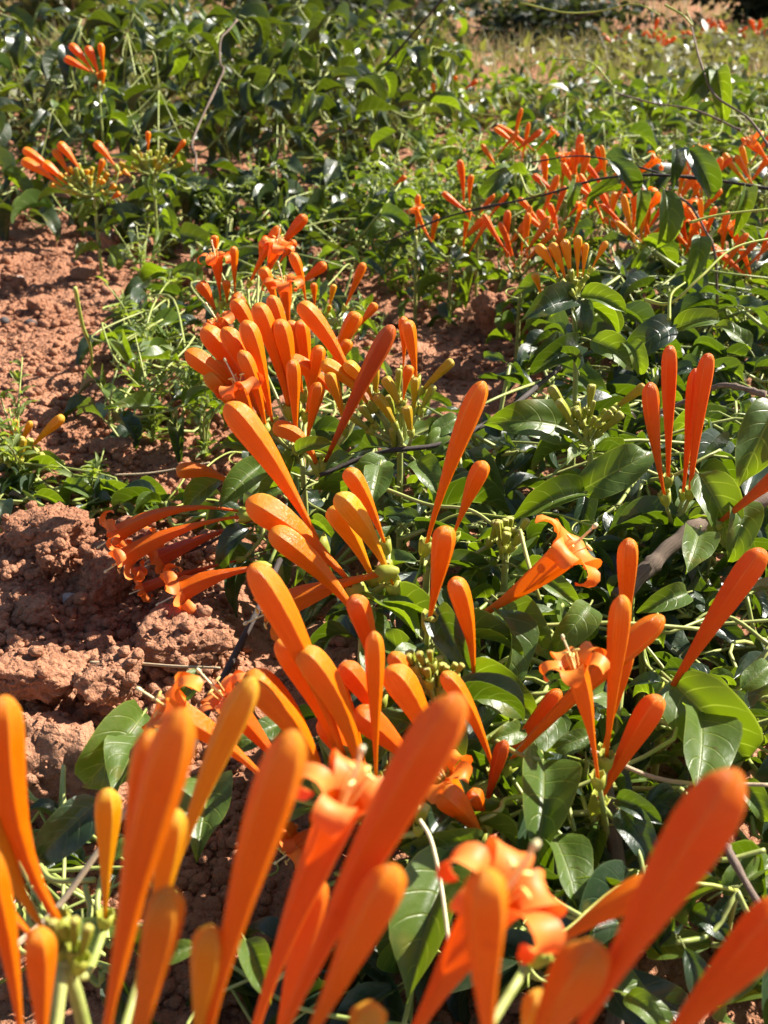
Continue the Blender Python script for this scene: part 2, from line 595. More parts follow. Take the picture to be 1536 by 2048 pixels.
def clod_mesh(seed, sub=5, rough=1.0):
    v, f = ICO[sub]
    o = seed * 13.7
    # a few flat broken faces, then lumps, then grit
    r = np.random.default_rng(seed)
    d = np.ones(len(v))
    for k in range(16):
        n = r.normal(size=3)
        n /= np.linalg.norm(n)
        h = r.uniform(0.52, 0.86)
        dt = v @ n
        d = np.minimum(d, np.where(dt > 0.05, h / np.maximum(dt, 0.05), 9))
    warp = v + 0.10 * np.stack([fbm(v * 3 + o, 2), fbm(v * 3 + o + 5, 2), fbm(v * 3 + o + 9, 2)], 1)
    d = 1.12 * d * (1 + 0.22 * fbm(v * 1.5 + o, 3) + 0.22 * fbm(v * 4.5 + o, 3)
             + 0.03 * worley_domes(warp + o, 0.30, seed) + 0.05 * worley_domes(warp + o, 0.15, seed + 5) * smooth(-0.3, 0.2, fbm(v * 4 + o + 3, 2))
             + 0.07 * worley_domes(warp + o, 0.075, seed + 9) + 0.17 * fbm(v * 12 + o, 4, 0.65) - 0.08 * np.clip(0.12 - np.abs(fbm(v * 3.1 + o + 40, 2)), 0, 1) / 0.12 - 0.06)
    mb = MB()
    mb.add(v * d[:, None], f)
    return mb.mesh('soil_clod', SOIL)


extra_crumbs = []
CLODS = [clod_mesh(s) for s in range(1, 9)]


def clod(px, py, d, wpx, hpx, label, seed, group=None, sink=0.25, depth_ratio=0.9, z=None):
    w, h = wpx * d / F, hpx * d / F
    c = at(px, py, d) - Vector((0, 0, h * 0.2))
    o = bpy.data.objects.new('soil_clod', CLODS[seed % 8])
    col.objects.link(o)
    o.location = c
    o.scale = (w * 0.54, w * 0.5 * depth_ratio, h * 0.60)
    o.rotation_euler = (0, 0, seed * 2.4)
    tag(o, label, 'soil clod', group)
    # crumbs that have come to rest on it
    vs = CLODS[seed % 8].vertices
    ca, sa = math.cos(seed * 2.4), math.sin(seed * 2.4)
    for k in rng.integers(0, len(vs), int(60 + 60 * w / 0.03)):
        q = vs[int(k)].co
        if q.z > -0.2:
            x_, y_, z_ = q.x * o.scale.x, q.y * o.scale.y, q.z * o.scale.z
            extra_crumbs.append((c.x + x_ * ca - y_ * sa, c.y + x_ * sa + y_ * ca, c.z + z_))
    return o


hero_clods = [
    (70, 1500, 0.400, 330, 270, 'big crumbling clod at the lower edge of the bare soil, biggest of all'),
    (205, 1150, 0.500, 150, 130, 'block shaped clod just below the drooping coral flowers'),
    (372, 1268, 0.445, 210, 120, 'wide wedge clod whose front lies in shade beside the black stem'),
    (105, 1062, 0.53, 190, 90, 'lumpy clod on the crest of the bare bank'),
    (265, 1068, 0.53, 110, 60, 'low clod right behind the curled coral petals'),
    (110, 1110, 0.50, 70, 60, 'small dark clod tucked in a hollow of the bank'),
    (225, 1345, 0.415, 130, 90, 'crumbly clod under the dry straw and white style'),
    (60, 1330, 0.425, 190, 80, 'flat topped pale clod above the biggest clod'),
    (1008, 618, 0.90, 160, 110, 'smooth rounded clod shaded in the gap between the vines'),
    (385, 545, 1.02, 80, 75, 'reddish clod at the foot of the upright weed'),
    (165, 565, 1.05, 100, 80, 'clod with a dark side on the open soil'),
    (28, 570, 1.02, 50, 40, 'small pale clod alone on the open soil'),
    (45, 415, 1.30, 120, 90, 'far clod at the edge of the leafy hedge'),
    (240, 480, 1.12, 90, 60, 'rounded clod below the yellow tipped young buds'),
    (330, 1120, 0.505, 90, 60, 'clod lying under the fallen coral petals'),
    (640, 520, 1.02, 90, 50, 'clod in the sunlit gap behind the middle flowers'),
]
for i, (x, y, d, w, h, lb) in enumerate(hero_clods):
    clod(x, y, d, w, h, lb, i + 1)

for i in range(46):
    if i < 30:
        x, y = rng.uniform(-20, 430), rng.uniform(430, 1000)
        if x > 200 and y < 560:
            x -= 180
    elif i < 38:
        x, y = rng.uniform(0, 420), rng.uniform(1080, 1330)
    else:
        x, y = rng.uniform(560, 1040), rng.uniform(500, 760)
    g = on_ground(x, y, 0.004)
    o = bpy.data.objects.new('soil_clod', CLODS[i % 8])
    col.objects.link(o)
    s = rng.uniform(0.006, 0.013)
    o.location = (g.x, g.y, gz(g.x, g.y) + s * 0.35)
    o.scale = (s, s * rng.uniform(0.8, 1.2), s * rng.uniform(0.6, 0.9))
    o.rotation_euler = (0, 0, i * 1.9)
    tag(o, 'small rough lump of earth scattered on the bare reddish soil', 'soil clod', 'small clods scattered over the bare soil')

# loose crumbs: nobody could count them
cv, cf = [], []
base_crumbs = []
for s in range(10):
    v, f = ICO[1]
    base_crumbs.append((v * (1 + 0.55 * pnoise(v * 1.3 + s * 9.1) + 0.25 * pnoise(v * 3 + s * 5.3))[:, None], np.array(f)))
n_cr = 34000
pts = []
while len(pts) < n_cr:
    u = rng.uniform(0, 1)
    if u < 0.74:
        x, y = rng.uniform(-60, 480), rng.uniform(380, 2000)
    elif u < 0.86:
        x, y = rng.uniform(450, 1080), rng.uniform(470, 800)
    else:
        x, y = rng.uniform(200, 1560), rng.uniform(900, 2080)
    g = on_ground(x, y)
    pts.append((g.x, g.y, y))
pts = np.array(pts)
zz = ground_z(pts[:, 0], pts[:, 1])
ex = np.array(extra_crumbs)
pts = np.concatenate([pts, np.stack([ex[:, 0], ex[:, 1], ex[:, 1] * 0], 1)])
zz = np.concatenate([zz, ex[:, 2]])
n_cr = len(pts)
off = 0
for i in range(n_cr):
    v, f = base_crumbs[i % 10]
    s = 0.0006 + 0.0034 * rng.uniform() ** 7
    s *= (1 + 0.4 * smooth(0.6, 1.3, pts[i, 1]))
    a = rng.uniform(0, 6.28)
    ca, sa = math.cos(a), math.sin(a)
    Rm = np.array([[ca, -sa, 0], [sa, ca, 0], [0, 0, rng.uniform(0.6, 1)]])
    cv.append((v * s) @ Rm.T + np.array([pts[i, 0], pts[i, 1], zz[i] + s * 0.45]))
    cf.append(f + off)
    off += len(v)
cv, cf = np.concatenate(cv), np.concatenate(cf)
me = bpy.data.meshes.new('soil_crumbs')
me.vertices.add(len(cv))
me.vertices.foreach_set('co', cv.astype(np.float32).ravel())
me.loops.add(cf.size)
me.loops.foreach_set('vertex_index', cf.astype(np.int32).ravel())
me.polygons.add(len(cf))
me.polygons.foreach_set('loop_start', np.arange(0, cf.size, 3, dtype=np.int32))
me.update(calc_edges=True)
me.materials.append(SOIL)
crumbs = bpy.data.objects.new('soil_crumbs', me)
col.objects.link(crumbs)
tag(crumbs, 'loose crumbs of reddish earth strewn over the ground', None, None, 'stuff')


def pebble(px, py, wpx, mat, label, group=None):
    g = on_ground(px, py, 0.004)
    d = (g - C0).dot(FW)
    s = wpx * d / F * 0.5
    v, f = ICO[2]
    mb = MB()
    mb.add(v * (1 + 0.35 * pnoise(v * 1.2 + px))[:, None] * np.array([1, 0.8, 0.62]), f)
    o = mb.build('pebble', mat)
    o.location = (g.x, g.y, gz(g.x, g.y) + s * 0.45 + 0.003)
    o.scale = (s, s, s)
    o.rotation_euler = (0, 0, px)
    tag(o, label, 'pebble', group)


pebble(60, 643, 26, DARKSTONE, 'dark grey pebble with a twin beside it on open soil')
pebble(8, 635, 24, DARKSTONE, 'dark pebble alone at the edge of the open soil')
pebble(38, 565, 26, STONE, 'pinkish pale pebble on the open soil above the dark ones')
pebble(190, 1205, 26, STONE, 'pale brown pebble below the block shaped clod')
pebble(150, 1260, 40, STONE, 'wide pale pebble on the bare bank')

# ------------------------------------------------------------------ flowers
MATS = {'b': ORANGE, 'r': RED, 'd': DEEP, 'y': YELL, 'g': OLIVE, 'n': GREEN, 'o': ORANGE, 'p': RED, 'q': DEEP}
PROF_T = [0, 0.08, 0.2, 0.34, 0.48, 0.60, 0.72, 0.82, 0.885, 0.93, 0.96, 0.982, 0.994, 1.0]
PROF_R = [0.25, 0.28, 0.36, 0.50, 0.66, 0.80, 0.92, 0.98, 0.965, 0.89, 0.76, 0.56, 0.35, 0.02]
YOUNG_R = [0.42, 0.44, 0.52, 0.66, 0.80, 0.90, 0.97, 1.0, 1.0, 0.95, 0.84, 0.64, 0.40, 0.02]
OPEN_T = [0, 0.08, 0.2, 0.34, 0.48, 0.60, 0.72, 0.82, 0.90, 0.96, 1.0]
OPEN_R = [0.28, 0.28, 0.31, 0.40, 0.54, 0.70, 0.84, 0.93, 0.98, 1.0, 1.06]


def bezier_path(b, m, t, ts):
    ts = np.asarray(ts)[:, None]
    c = 2 * m - (b + t) / 2
    return (1 - ts) ** 2 * b + 2 * ts * (1 - ts) * c + ts ** 2 * t


def petal_mesh(mb, root, axis_d, out_d, L, W, curl, seed):
    """a lobe that leaves the mouth and rolls back outwards"""
    n, k = 11, 5
    side = np.cross(axis_d, out_d)
    side /= np.linalg.norm(side)
    ang = math.radians(18)
    p = np.array(root, float)
    rr = np.random.default_rng(seed)
    verts, uvs = [], []
    for i in range(n):
        t = i / (n - 1)
        d = axis_d * math.cos(ang) + out_d * math.sin(ang)
        nrm = -axis_d * math.sin(ang) + out_d * math.cos(ang)
        w = W * (0.9 + 0.25 * math.sin(math.pi * t)) * (1 if t < 0.72 else math.sqrt(max(0.02, 1 - ((t - 0.72) / 0.285) ** 2)))
        for j in range(k):
            s = j / (k - 1) * 2 - 1
            verts.append(p + side * s * w * 0.5 - nrm * (s * s) * w * (0.12 + 0.10 * math.sin(t * 9 + seed + s)) + d * W * 0.03 * math.sin(s * 5 + seed))
            uvs.append((0.5 + s * 0.5, t))
        ang += curl / (n - 1) * (0.65 + 0.7 * t)
        p = p + d * L / (n - 1)
    f = [(i * k + j, i * k + j + 1, (i + 1) * k + j + 1, (i + 1) * k + j) for i in range(n - 1) for j in range(k - 1)]
    mb.add(verts, f, uvs)


def calyx_mesh(mb, p, d, r, n_teeth=5):
    """a small cup with five low teeth, opening along d"""
    d = np.array(d) / np.linalg.norm(d)
    a = np.cross(d, [0.3, 0.2, 0.9])
    a /= np.linalg.norm(a)
    b = np.cross(d, a)
    k = 10
    rows = [(-1.9, 0.30), (-1.6, 0.55), (-1.0, 0.92), (-0.2, 1.08), (0.75, 1.22), (0.70, 1.08), (-0.8, 0.7)]
    v, f = [], []
    for i, (h, rr) in enumerate(rows):
        for j in range(k):
            th = j * 2 * math.pi / k
            hh = h + (0.5 if i in (4, 5) and j % 2 == 0 else 0)
            v.append(np.array(p) + d * hh * r + (a * math.cos(th) + b * math.sin(th)) * rr * r)
    for i in range(len(rows) - 1):
        for j in range(k):
            j2 = (j + 1) % k
            f.append((i * k + j, i * k + j2, (i + 1) * k + j2, (i + 1) * k + j))
    f.append(tuple(range(k - 1, -1, -1)))
    mb.add(v, f)


flower_seed = [0]


def flower(parent, origin, kind, base, tip, w, bend=(0, 0, 0), detail=1.0, curl=5.4, petals=True, calyx=True, style=True, lobes=5):
    """one bud or open flower: base and tip in metres, w the full width"""
    flower_seed[0] += 1
    sd = flower_seed[0]
    rr = random.Random(sd)
    base, tip = np.array(base, float), np.array(tip, float)
    Lf = np.linalg.norm(tip - base)
    mid = (base + tip) / 2 + np.array(bend, float) * Lf
    is_open = kind in 'opq'
    young = kind in 'gn'
    T = OPEN_T if is_open else PROF_T
    Rr = OPEN_R if is_open else (YOUNG_R if young else PROF_R)
    Rr = np.array(Rr) ** (1.0 if young else rr.uniform(1.05, 1.6))
    P = bezier_path(base, mid, tip, T)
    k = 30 if detail >= 1 else 10
    th = np.arange(k) * 2 * math.pi / k
    if k == 30:
        th = (np.arange(5)[:, None] + np.array([0, 0.07, 0.24, 0.5, 0.76, 0.93])[None, :]).ravel() * 2 * math.pi / 5
    # buds are softly five-sided with the seams standing as low keels, and slightly flattened
    tt = np.array(T)[:, None]
    keel = 0.85 * np.clip((tt - 0.25) / 0.4, 0, 1) * np.clip((1.02 - tt) / 0.08, 0.2, 1)
    poly = math.cos(math.pi / 5) / np.cos((th % (2 * math.pi / 5)) - math.pi / 5) * 1.06 - 1
    flat = rr.uniform(0.0, 0.10)
    wob = 0.02 * np.sin(tt * rr.uniform(5, 11) + rr.uniform(0, 6))
    shape = 1 + keel * poly[None, :] + flat * np.cos(2 * th + rr.uniform(0, 3))[None, :] * np.clip(tt * 2, 0, 1) + wob
    mb = MB()
    tube(mb, P, np.array(Rr) * w / 2, k, cap=not is_open, shape=shape, vv=np.array(T) * (0.86 if is_open else 1), th=th)
    o = mb.build('flower' if is_open else 'flower_bud', MATS[kind], parent, origin)
    d = P[-1] - P[-2]
    d /= np.linalg.norm(d)
    if is_open and petals:
        a = np.cross(d, [0.2, 0.4, 0.85])
        a /= np.linalg.norm(a)
        b = np.cross(d, a)
        ph = rr.uniform(0, 6.28)
        for q in range(lobes):
            an = ph + q * 2 * math.pi / lobes + rr.uniform(-0.15, 0.15)
            cu, pw = (3.9, 0.86) if kind == 'o' else (5.0, 0.76)
            od = a * math.cos(an) + b * math.sin(an)
            pm = MB()
            petal_mesh(pm, P[-1] + od * w * 0.5, d, od, w * rr.uniform(1.5, 1.9), w * pw, cu * rr.uniform(0.75, 1.25), sd * 7 + q)
            pm.build('petal', PETAL_R if kind != 'o' else PETAL, o, origin)
        if style:
            for q in range(4):
                an = ph + 0.6 + q * 1.57
                od = a * math.cos(an) + b * math.sin(an)
                sm = MB()
                L2 = w * rr.uniform(0.55, 1.0)
                pts = spline([P[-1] - d * w, P[-1] + d * L2 * 0.4 + od * w * 0.2, P[-1] + d * L2 + od * w * rr.uniform(0.2, 0.45)], 6)
                tube(sm, pts, w * 0.028, 4)
                e = pts[-1]
                tube(sm, [e - od * w * 0.14, e - od * w * 0.07, e + od * w * 0.1, e + od * w * 0.17], [w * 0.02, w * 0.055, w * 0.055, w * 0.02], 5)
                sm.build('stamen', ANTHER, o, origin)
            sm = MB()
            L2 = w * 1.5
            pts = spline([P[-1] - d * w, P[-1] + d * L2 * 0.5 + a * w * 0.1, P[-1] + d * L2 + a * w * 0.25], 7)
            tube(sm, pts, w * 0.045, 5)
            tube(sm, [pts[-1] - d * w * 0.05, pts[-1] + d * w * 0.06, pts[-1] + d * w * 0.2], [w * 0.04, w * 0.09, w * 0.06], 6)
            sm.build('style', STYLE, o, origin)
    if calyx:
        cm = MB()
        d0 = P[1] - P[0]
        calyx_mesh(cm, base, d0, max(w * 0.30, 0.0015))
        cm.build('calyx', CALYX, o, origin)
    return o


spray_leaf_jobs = []


def spray(label, basept, flowers, root=None, group=None, buds=(), cat='flower spray', stalk_r=0.0012, leaves=()):
    """basept = (px, py, depth) of the junction; flowers = [(kind, tipx, tipy, basex, basey, width_px, bend, depth_shift)]"""
    j = at(*basept)
    dc = basept[2]
    t = empty('flower_spray', j)
    tag(t, label, cat, group)
    sb = MB()
    for fl in flowers:
        kind, tx, ty, bx, by, w = fl[:6]
        bend = fl[6] if len(fl) > 6 else random.uniform(-0.03, 0.03)
        dd = fl[7] if len(fl) > 7 else 0.0
        db = dc + dd
        lp = math.hypot(tx - bx, ty - by)
        want = 0.0072 * 2
        real_w = {'b': 0.0078, 'r': 0.0080, 'd': 0.0078, 'y': 0.0066, 'g': 0.0056, 'n': 0.0040, 'o': 0.0078, 'p': 0.0078, 'q': 0.0075}[kind]
        lproj = lp * db / F
        # upright flowers lean towards the lens as much as the view looks down on them
        up_frac = (by - ty) / max(lp, 1)
        lean = 0.40 * lproj * max(-0.25, up_frac)
        dt = db - lean
        B, T = at(bx, by, db), at(tx, ty, dt)
        perp = Vector((-(ty - by), (tx - bx)))
        if perp.y > 0:
            perp = -perp
        perp = perp.normalized() if perp.length else Vector((0, -1))
        off = (RT * perp.x - UP * perp.y) * bend
        ww = (1.06 if dc < 0.25 else 0.90) * w * dt / F
        flower(t, j, kind, B, T, ww, off, 1.0)
        ax = (np.array(B) - np.array(T))
        ax /= np.linalg.norm(ax)
        e = np.array(B) + ax * ww * 0.45
        jj = np.array(j)
        if np.linalg.norm(e - jj) > 0.002:
            m = (e + jj) / 2 + ax * 0.25 * np.linalg.norm(e - jj)
            tube(sb, spline([e, m, jj], 7), np.linspace(0.0008, 0.0011, 7), 6)
    if root is None:
        root = (basept[0] + random.uniform(-15, 15), basept[1] + 40, basept[2] + 0.02)
    r3 = at(*root)
    g = Vector((r3.x, r3.y, gz(r3.x, r3.y) - 0.004))
    tube(sb, spline([j + Vector((0, 0, 0.001)), j * 0.4 + r3 * 0.6, (r3 + g) / 2, g], 14), np.linspace(stalk_r, stalk_r * 1.4, 14), 7)
    sb.build('stem', STALK, t, j)
    if leaves != 0:
        spray_leaf_jobs.append((t, j.copy(), dc))
    return t


def bud_fan(parts, cx, cy, n, spread, lmin, lmax, wpx, kinds='n', seed=1, tilt=0.0, gap=26):
    """young buds standing round a junction"""
    r = random.Random(seed)
    for i in range(n):
        a = tilt + r.uniform(-spread, spread)
        q = r.uniform(0.15, 1.0) * gap
        bx, by = cx + math.sin(a) * q + r.uniform(-6, 6), cy - math.cos(a) * q * 0.8 + r.uniform(-5, 5)
        L = r.uniform(lmin, lmax)
        parts.append((r.choice(kinds), bx + math.sin(a) * L, by - math.cos(a) * L, bx, by, wpx * r.uniform(0.75, 1.1), 0.0, r.uniform(-0.012, 0.012)))
    return parts

# near sprays standing right in front of the lens
spray('orange buds rising in the lower corner beside the single yellow bud', (128, 1925, 0.195), [
    ('b', 8, 1392, 122, 1850, 74, -0.07, 0.0), ('y', -25, 1610, 108, 1885, 56, -0.05, 0.0), ('b', -30, 1690, 45, 2110, 52, 0.02, -0.01),
    ('b', 78, 1858, 86, 2130, 62, 0.0, -0.015), ('y', 215, 1577, 210, 1838, 50, 0.0, 0.03), ('b', -75, 1745, 85, 1895, 46, 0.02, 0.01),
    ('n', 150, 1835, 148, 1905, 22, 0.0, 0.0), ('n', 178, 1850, 160, 1925, 22, 0.0, 0.0), ('n', 105, 1840, 118, 1905, 22, 0, 0),
], root=(190, 2120, 0.205))
spray('tall bunch of long orange buds in front of the dark soil hollow', (235, 2190, 0.165), [
    ('b', 368, 1418, 205, 2130, 88, 0.02, 0.0), ('b', 300, 1460, 190, 2140, 78, -0.02, 0.008), ('y', 508, 1355, 330, 1800, 62, 0.02, 0.05),
    ('b', 338, 1778, 255, 2170, 82, 0.0, -0.012), ('y', 352, 1620, 290, 1960, 56, 0.0, 0.012), ('y', 422, 1853, 385, 2150, 70, 0.0, -0.004),
    ('b', 590, 1462, 405, 2120, 92, 0.015, -0.004),
], root=(300, 2420, 0.175))
spray('reddish bud leaning over a coral open flower, in the bottom middle', (540, 2190, 0.17), [
    ('r', 922, 1388, 540, 2120, 104, 0.015, -0.002), ('p', 690, 1605, 490, 2130, 78, 0.02, 0.02), ('b', 792, 1732, 585, 2140, 92, 0.0, -0.01),
    ('y', 742, 2012, 700, 2200, 76, 0.0, -0.01), ('r', 640, 1760, 545, 2140, 60, 0.01, 0.03),
], root=(560, 2420, 0.19))
spray('broad red orange buds with an open coral flower in the bottom corner', (1010, 2230, 0.155), [
    ('r', 1478, 1540, 1110, 2150, 122, 0.01, -0.008), ('b', 1195, 1890, 1020, 2190, 112, 0.01, -0.010), ('r', 1590, 1805, 1270, 2150, 104, 0.0, 0.0),
    ('p', 1000, 1800, 790, 2140, 92, 0.02, 0.015), ('b', 975, 1738, 988, 2170, 92, -0.02, -0.012), ('b', 1320, 1765, 1080, 1912, 60, 0.03, 0.03),
    ('y', 1080, 1985, 1050, 2190, 60, 0.0, 0.01),
], root=(1050, 2450, 0.17))

# the main bunches
spray('dense fan of long orange buds just above the bottom flowers, beside one slim upright bud', (745, 1600, 0.315), [
    ('b', 502, 1128, 690, 1520, 78, 0.03, -0.02), ('b', 555, 1280, 690, 1560, 64, 0.05, -0.01), ('b', 600, 1298, 722, 1560, 76, 0.07, -0.02),
    ('b', 492, 1348, 650, 1570, 82, 0.06, -0.015), ('b', 748, 1262, 752, 1560, 46, 0.0, -0.015), ('b', 775, 1335, 880, 1560, 72, 0.06, -0.005),
    ('b', 885, 1345, 988, 1545, 48, 0.05, 0.01), ('r', 682, 1328, 775, 1480, 52, 0.05, 0.0), ('r', 706, 1190, 760, 1400, 56, 0.03, 0.03),
    ('b', 782, 1305, 850, 1480, 46, 0.05, 0.02), ('r', 710, 1420, 850, 1560, 64, 0.04, 0.0), ('r', 640, 1440, 740, 1590, 50, 0.02, 0.01),
    ('o', 355, 1425, 545, 1575, 62, 0.04, -0.01), ('p', 452, 1400, 600, 1585, 56, 0.02, 0.01),
    ('r', 880, 1580, 965, 1680, 64, 0.05, -0.01), ('r', 945, 1580, 975, 1650, 40, 0.0, 0.0),
    ('b', 560, 1640, 640, 1760, 40, 0.0, 0.02), ('b', 640, 1330, 735, 1570, 58, 0.05, 0.005), ('r', 660, 1560, 735, 1640, 40, 0.0, 0.02), ('b', 830, 1400, 900, 1570, 44, 0.05, 0.02), ('p', 600, 1690, 700, 1640, 46, 0.05, 0.01), ('o', 890, 1560, 960, 1690, 48, 0.03, 0.0), ('n', 845, 1610, 838, 1655, 36, 0, -0.02), ('d', 1010, 1480, 960, 1650, 36, 0, 0.01),
], root=(770, 1700, 0.34))
spray('long orange buds leaning out over the bare soil from the vine centre', (735, 1190, 0.385), [
    ('b', 452, 806, 640, 1090, 66, 0.03, 0.0), ('b', 492, 1000, 712, 1178, 74, 0.05, -0.005), ('b', 540, 1060, 720, 1240, 58, 0.05, -0.01),
    ('y', 672, 988, 788, 1175, 58, 0.05, -0.005), ('y', 660, 1015, 745, 1158, 50, 0.04, 0.0), ('b', 692, 938, 770, 1090, 46, 0.04, 0.01),
    ('o', 560, 1215, 770, 1146, 56, 0.03, -0.01), ('n', 772, 1120, 782, 1172, 26, 0, 0),
], root=(720, 1260, 0.40))
spray('single tall orange bud with a short companion, ant mark near its tip', (858, 1110, 0.41), [
    ('b', 968, 762, 852, 1092, 54, 0.02, -0.02), ('b', 970, 922, 905, 1075, 46, 0.01, 0.0), ('n', 1000, 1040, 980, 1085, 20, 0, 0.01), ('n', 880, 1075, 866, 1118, 22, 0, 0),
], root=(850, 1180, 0.42))
spray('stubby orange bud seated in an open cup beside a slim bud', (862, 1262, 0.365), [
    ('b', 892, 1052, 858, 1240, 56, -0.01, -0.02), ('b', 908, 1155, 946, 1365, 50, 0.04, -0.02),
], root=(860, 1330, 0.38))
spray('trumpet flower with curled orange lobes pointing sideways amid leaves', (935, 1258, 0.385), [
    ('o', 1125, 1110, 948, 1240, 62, -0.02, -0.01),
], root=(935, 1320, 0.40))
spray('coral trumpets drooping over the soil with their lobes rolled back', (520, 1040, 0.47), [
    ('p', 240, 1066, 492, 1026, 38, 0.11, 0.0), ('p', 258, 1112, 490, 1032, 42, 0.06, -0.01), ('q', 325, 1115, 515, 1038, 36, 0.02, 0.005),
    ('q', 290, 1176, 480, 1120, 24, 0.02, 0.0), ('p', 370, 1180, 520, 1135, 46, 0.05, -0.015), ('b', 352, 945, 470, 975, 36, 0.14, 0.02),
    
], root=(560, 1075, 0.49))
spray('biggest middle bunch, many orange buds crowded round one pale pink tube', (600, 900, 0.50), [
    ('b', 370, 702, 530, 860, 48, 0.06, -0.02), ('b', 412, 742, 500, 870, 46, 0.04, -0.02), ('b', 405, 655, 525, 840, 52, 0.04, 0.0), ('b', 445, 655, 545, 850, 50, 0.04, -0.01),
    ('b', 488, 640, 545, 850, 48, 0.03, -0.015), ('b', 512, 606, 578, 820, 46, 0.03, 0.0), ('p', 478, 775, 515, 860, 42, 0.0, -0.025),
    ('b', 556, 638, 590, 820, 46, 0.02, 0.0), ('b', 598, 606, 715, 790, 44, 0.05, 0.01), ('b', 585, 718, 593, 895, 36, 0.0, -0.02),
    ('b', 638, 764, 612, 890, 34, 0.0, -0.01), ('d', 786, 650, 648, 930, 46, 0.01, -0.02), ('b', 575, 716, 690, 820, 40, 0.08, 0.0),
    ('b', 600, 640, 622, 800, 38, 0.0, 0.02), ('b', 580, 640, 605, 790, 36, 0.0, 0.02), ('b', 545, 855, 635, 935, 40, 0.16, -0.02), ('p', 440, 650, 505, 760, 34, 0.0, 0.03),
    ('b', 465, 600, 520, 720, 38, 0.06, 0.03), ('b', 540, 590, 585, 780, 36, 0.03, 0.025), ('b', 480, 700, 535, 880, 40, 0.04, -0.02), ('b', 640, 690, 612, 830, 34, 0.0, 0.0), ('y', 655, 745, 690, 860, 30, 0.04, -0.01), ('b', 430, 720, 520, 870, 42, 0.05, 0.0), ('b', 716, 625, 660, 740, 38, 0.02, 0.05), ('b', 700, 680, 655, 760, 28, 0.02, 0.04), ('b', 752, 606, 712, 660, 22, 0.0, 0.06),
], root=(610, 970, 0.52))
golden = [('y', 642, 726, 738, 812, 36, 0.08, 0.0), ('y', 688, 726, 748, 808, 34, 0.08, 0.0), ('b', 812, 640, 832, 760, 34, 0.02, 0.01), ('b', 806, 632, 806, 740, 26, 0.02, 0.015),
          ('g', 906, 720, 845, 782, 24, 0.02, 0.0), ('b', 820, 730, 806, 805, 26, 0.02, -0.01), ('g', 768, 755, 800, 815, 24, 0.03, -0.01), ('g', 750, 790, 790, 850, 26, 0.03, -0.01),
          ('g', 830, 755, 828, 820, 20, 0, 0), ('g', 750, 735, 752, 790, 20, 0, 0), ('n', 868, 770, 842, 820, 20, 0, 0), ('g', 812, 812, 822, 865, 24, 0, -0.015),
          ('n', 798, 737, 795, 790, 16, 0, 0), ('n', 775, 790, 790, 835, 18, 0, 0), ('n', 720, 812, 750, 850, 20, 0, 0), ('n', 700, 830, 740, 862, 20, 0, 0), ('n', 784, 855, 790, 900, 20, 0, 0)]
spray('green and golden young buds bunched behind the dark red bud', (800, 885, 0.49), golden, root=(800, 940, 0.50))
spray('smaller middle bunch farther back with open flowers and one tall red tip', (520, 625, 0.66), [
    ('r', 396, 565, 432, 625, 30, 0.05, -0.01), ('p', 432, 520, 442, 606, 26, 0.0, 0.0), ('b', 428, 470, 432, 520, 20, 0, 0.01), ('b', 467, 492, 470, 590, 20, 0, 0.0),
    ('b', 558, 452, 500, 565, 24, 0.01, 0.01), ('r', 612, 430, 545, 510, 28, 0.0, 0.03), ('p', 552, 495, 530, 560, 30, 0, 0.0), ('b', 524, 480, 518, 530, 16, 0, 0.02),
    ('b', 582, 505, 612, 610, 26, 0.05, -0.01), ('r', 652, 526, 590, 575, 26, 0.0, 0.02), ('b', 522, 535, 555, 625, 30, 0.05, -0.01), ('r', 590, 480, 555, 530, 22, 0, 0.03),
    ('p', 568, 572, 580, 660, 32, 0.0, -0.02), ('b', 452, 560, 455, 610, 20, 0.0, 0.0), ('r', 464, 592, 510, 640, 32, 0.05, -0.02),
], root=(530, 680, 0.68))
spray('three short separate buds against the sunlit gap of soil', (680, 640, 0.69), [
    ('b', 728, 525, 690, 616, 22, 0.0, 0.0), ('y', 668, 568, 658, 618, 16, 0, 0.0), ('b', 627, 565, 630, 618, 16, 0, 0.0), ('y', 660, 610, 655, 630, 10, 0, 0),
], root=(680, 660, 0.70))
spray('four upright coral orange buds standing clear above dark leaves', (1350, 1030, 0.455), [
    ('r', 1300, 764, 1330, 995, 42, -0.02, -0.02), ('r', 1340, 690, 1336, 960, 38, 0.0, 0.0), ('r', 1392, 736, 1366, 990, 32, 0.0, -0.005), ('r', 1418, 706, 1380, 985, 38, 0.01, -0.012),
], root=(1345, 1100, 0.47))
spray('golden buds in a neat fan on a leafy upright stem', (1145, 600, 0.56), bud_fan([
    ('y', 1072, 490, 1118, 560, 24, 0.06, 0.0), ('y', 1102, 486, 1132, 565, 24, 0.04, 0.0), ('y', 1128, 478, 1142, 565, 24, 0.02, 0.0), ('y', 1156, 470, 1155, 560, 22, 0.0, 0.0),
    ('y', 1172, 485, 1165, 560, 16, 0, 0), ('y', 1214, 482, 1182, 540, 18, 0, 0.0), ('y', 1068, 545, 1082, 590, 18, 0.02, 0)], 1150, 585, 9, 0.7, 22, 34, 14, 'n', 5, 0.0, 24), root=(1156, 800, 0.56))
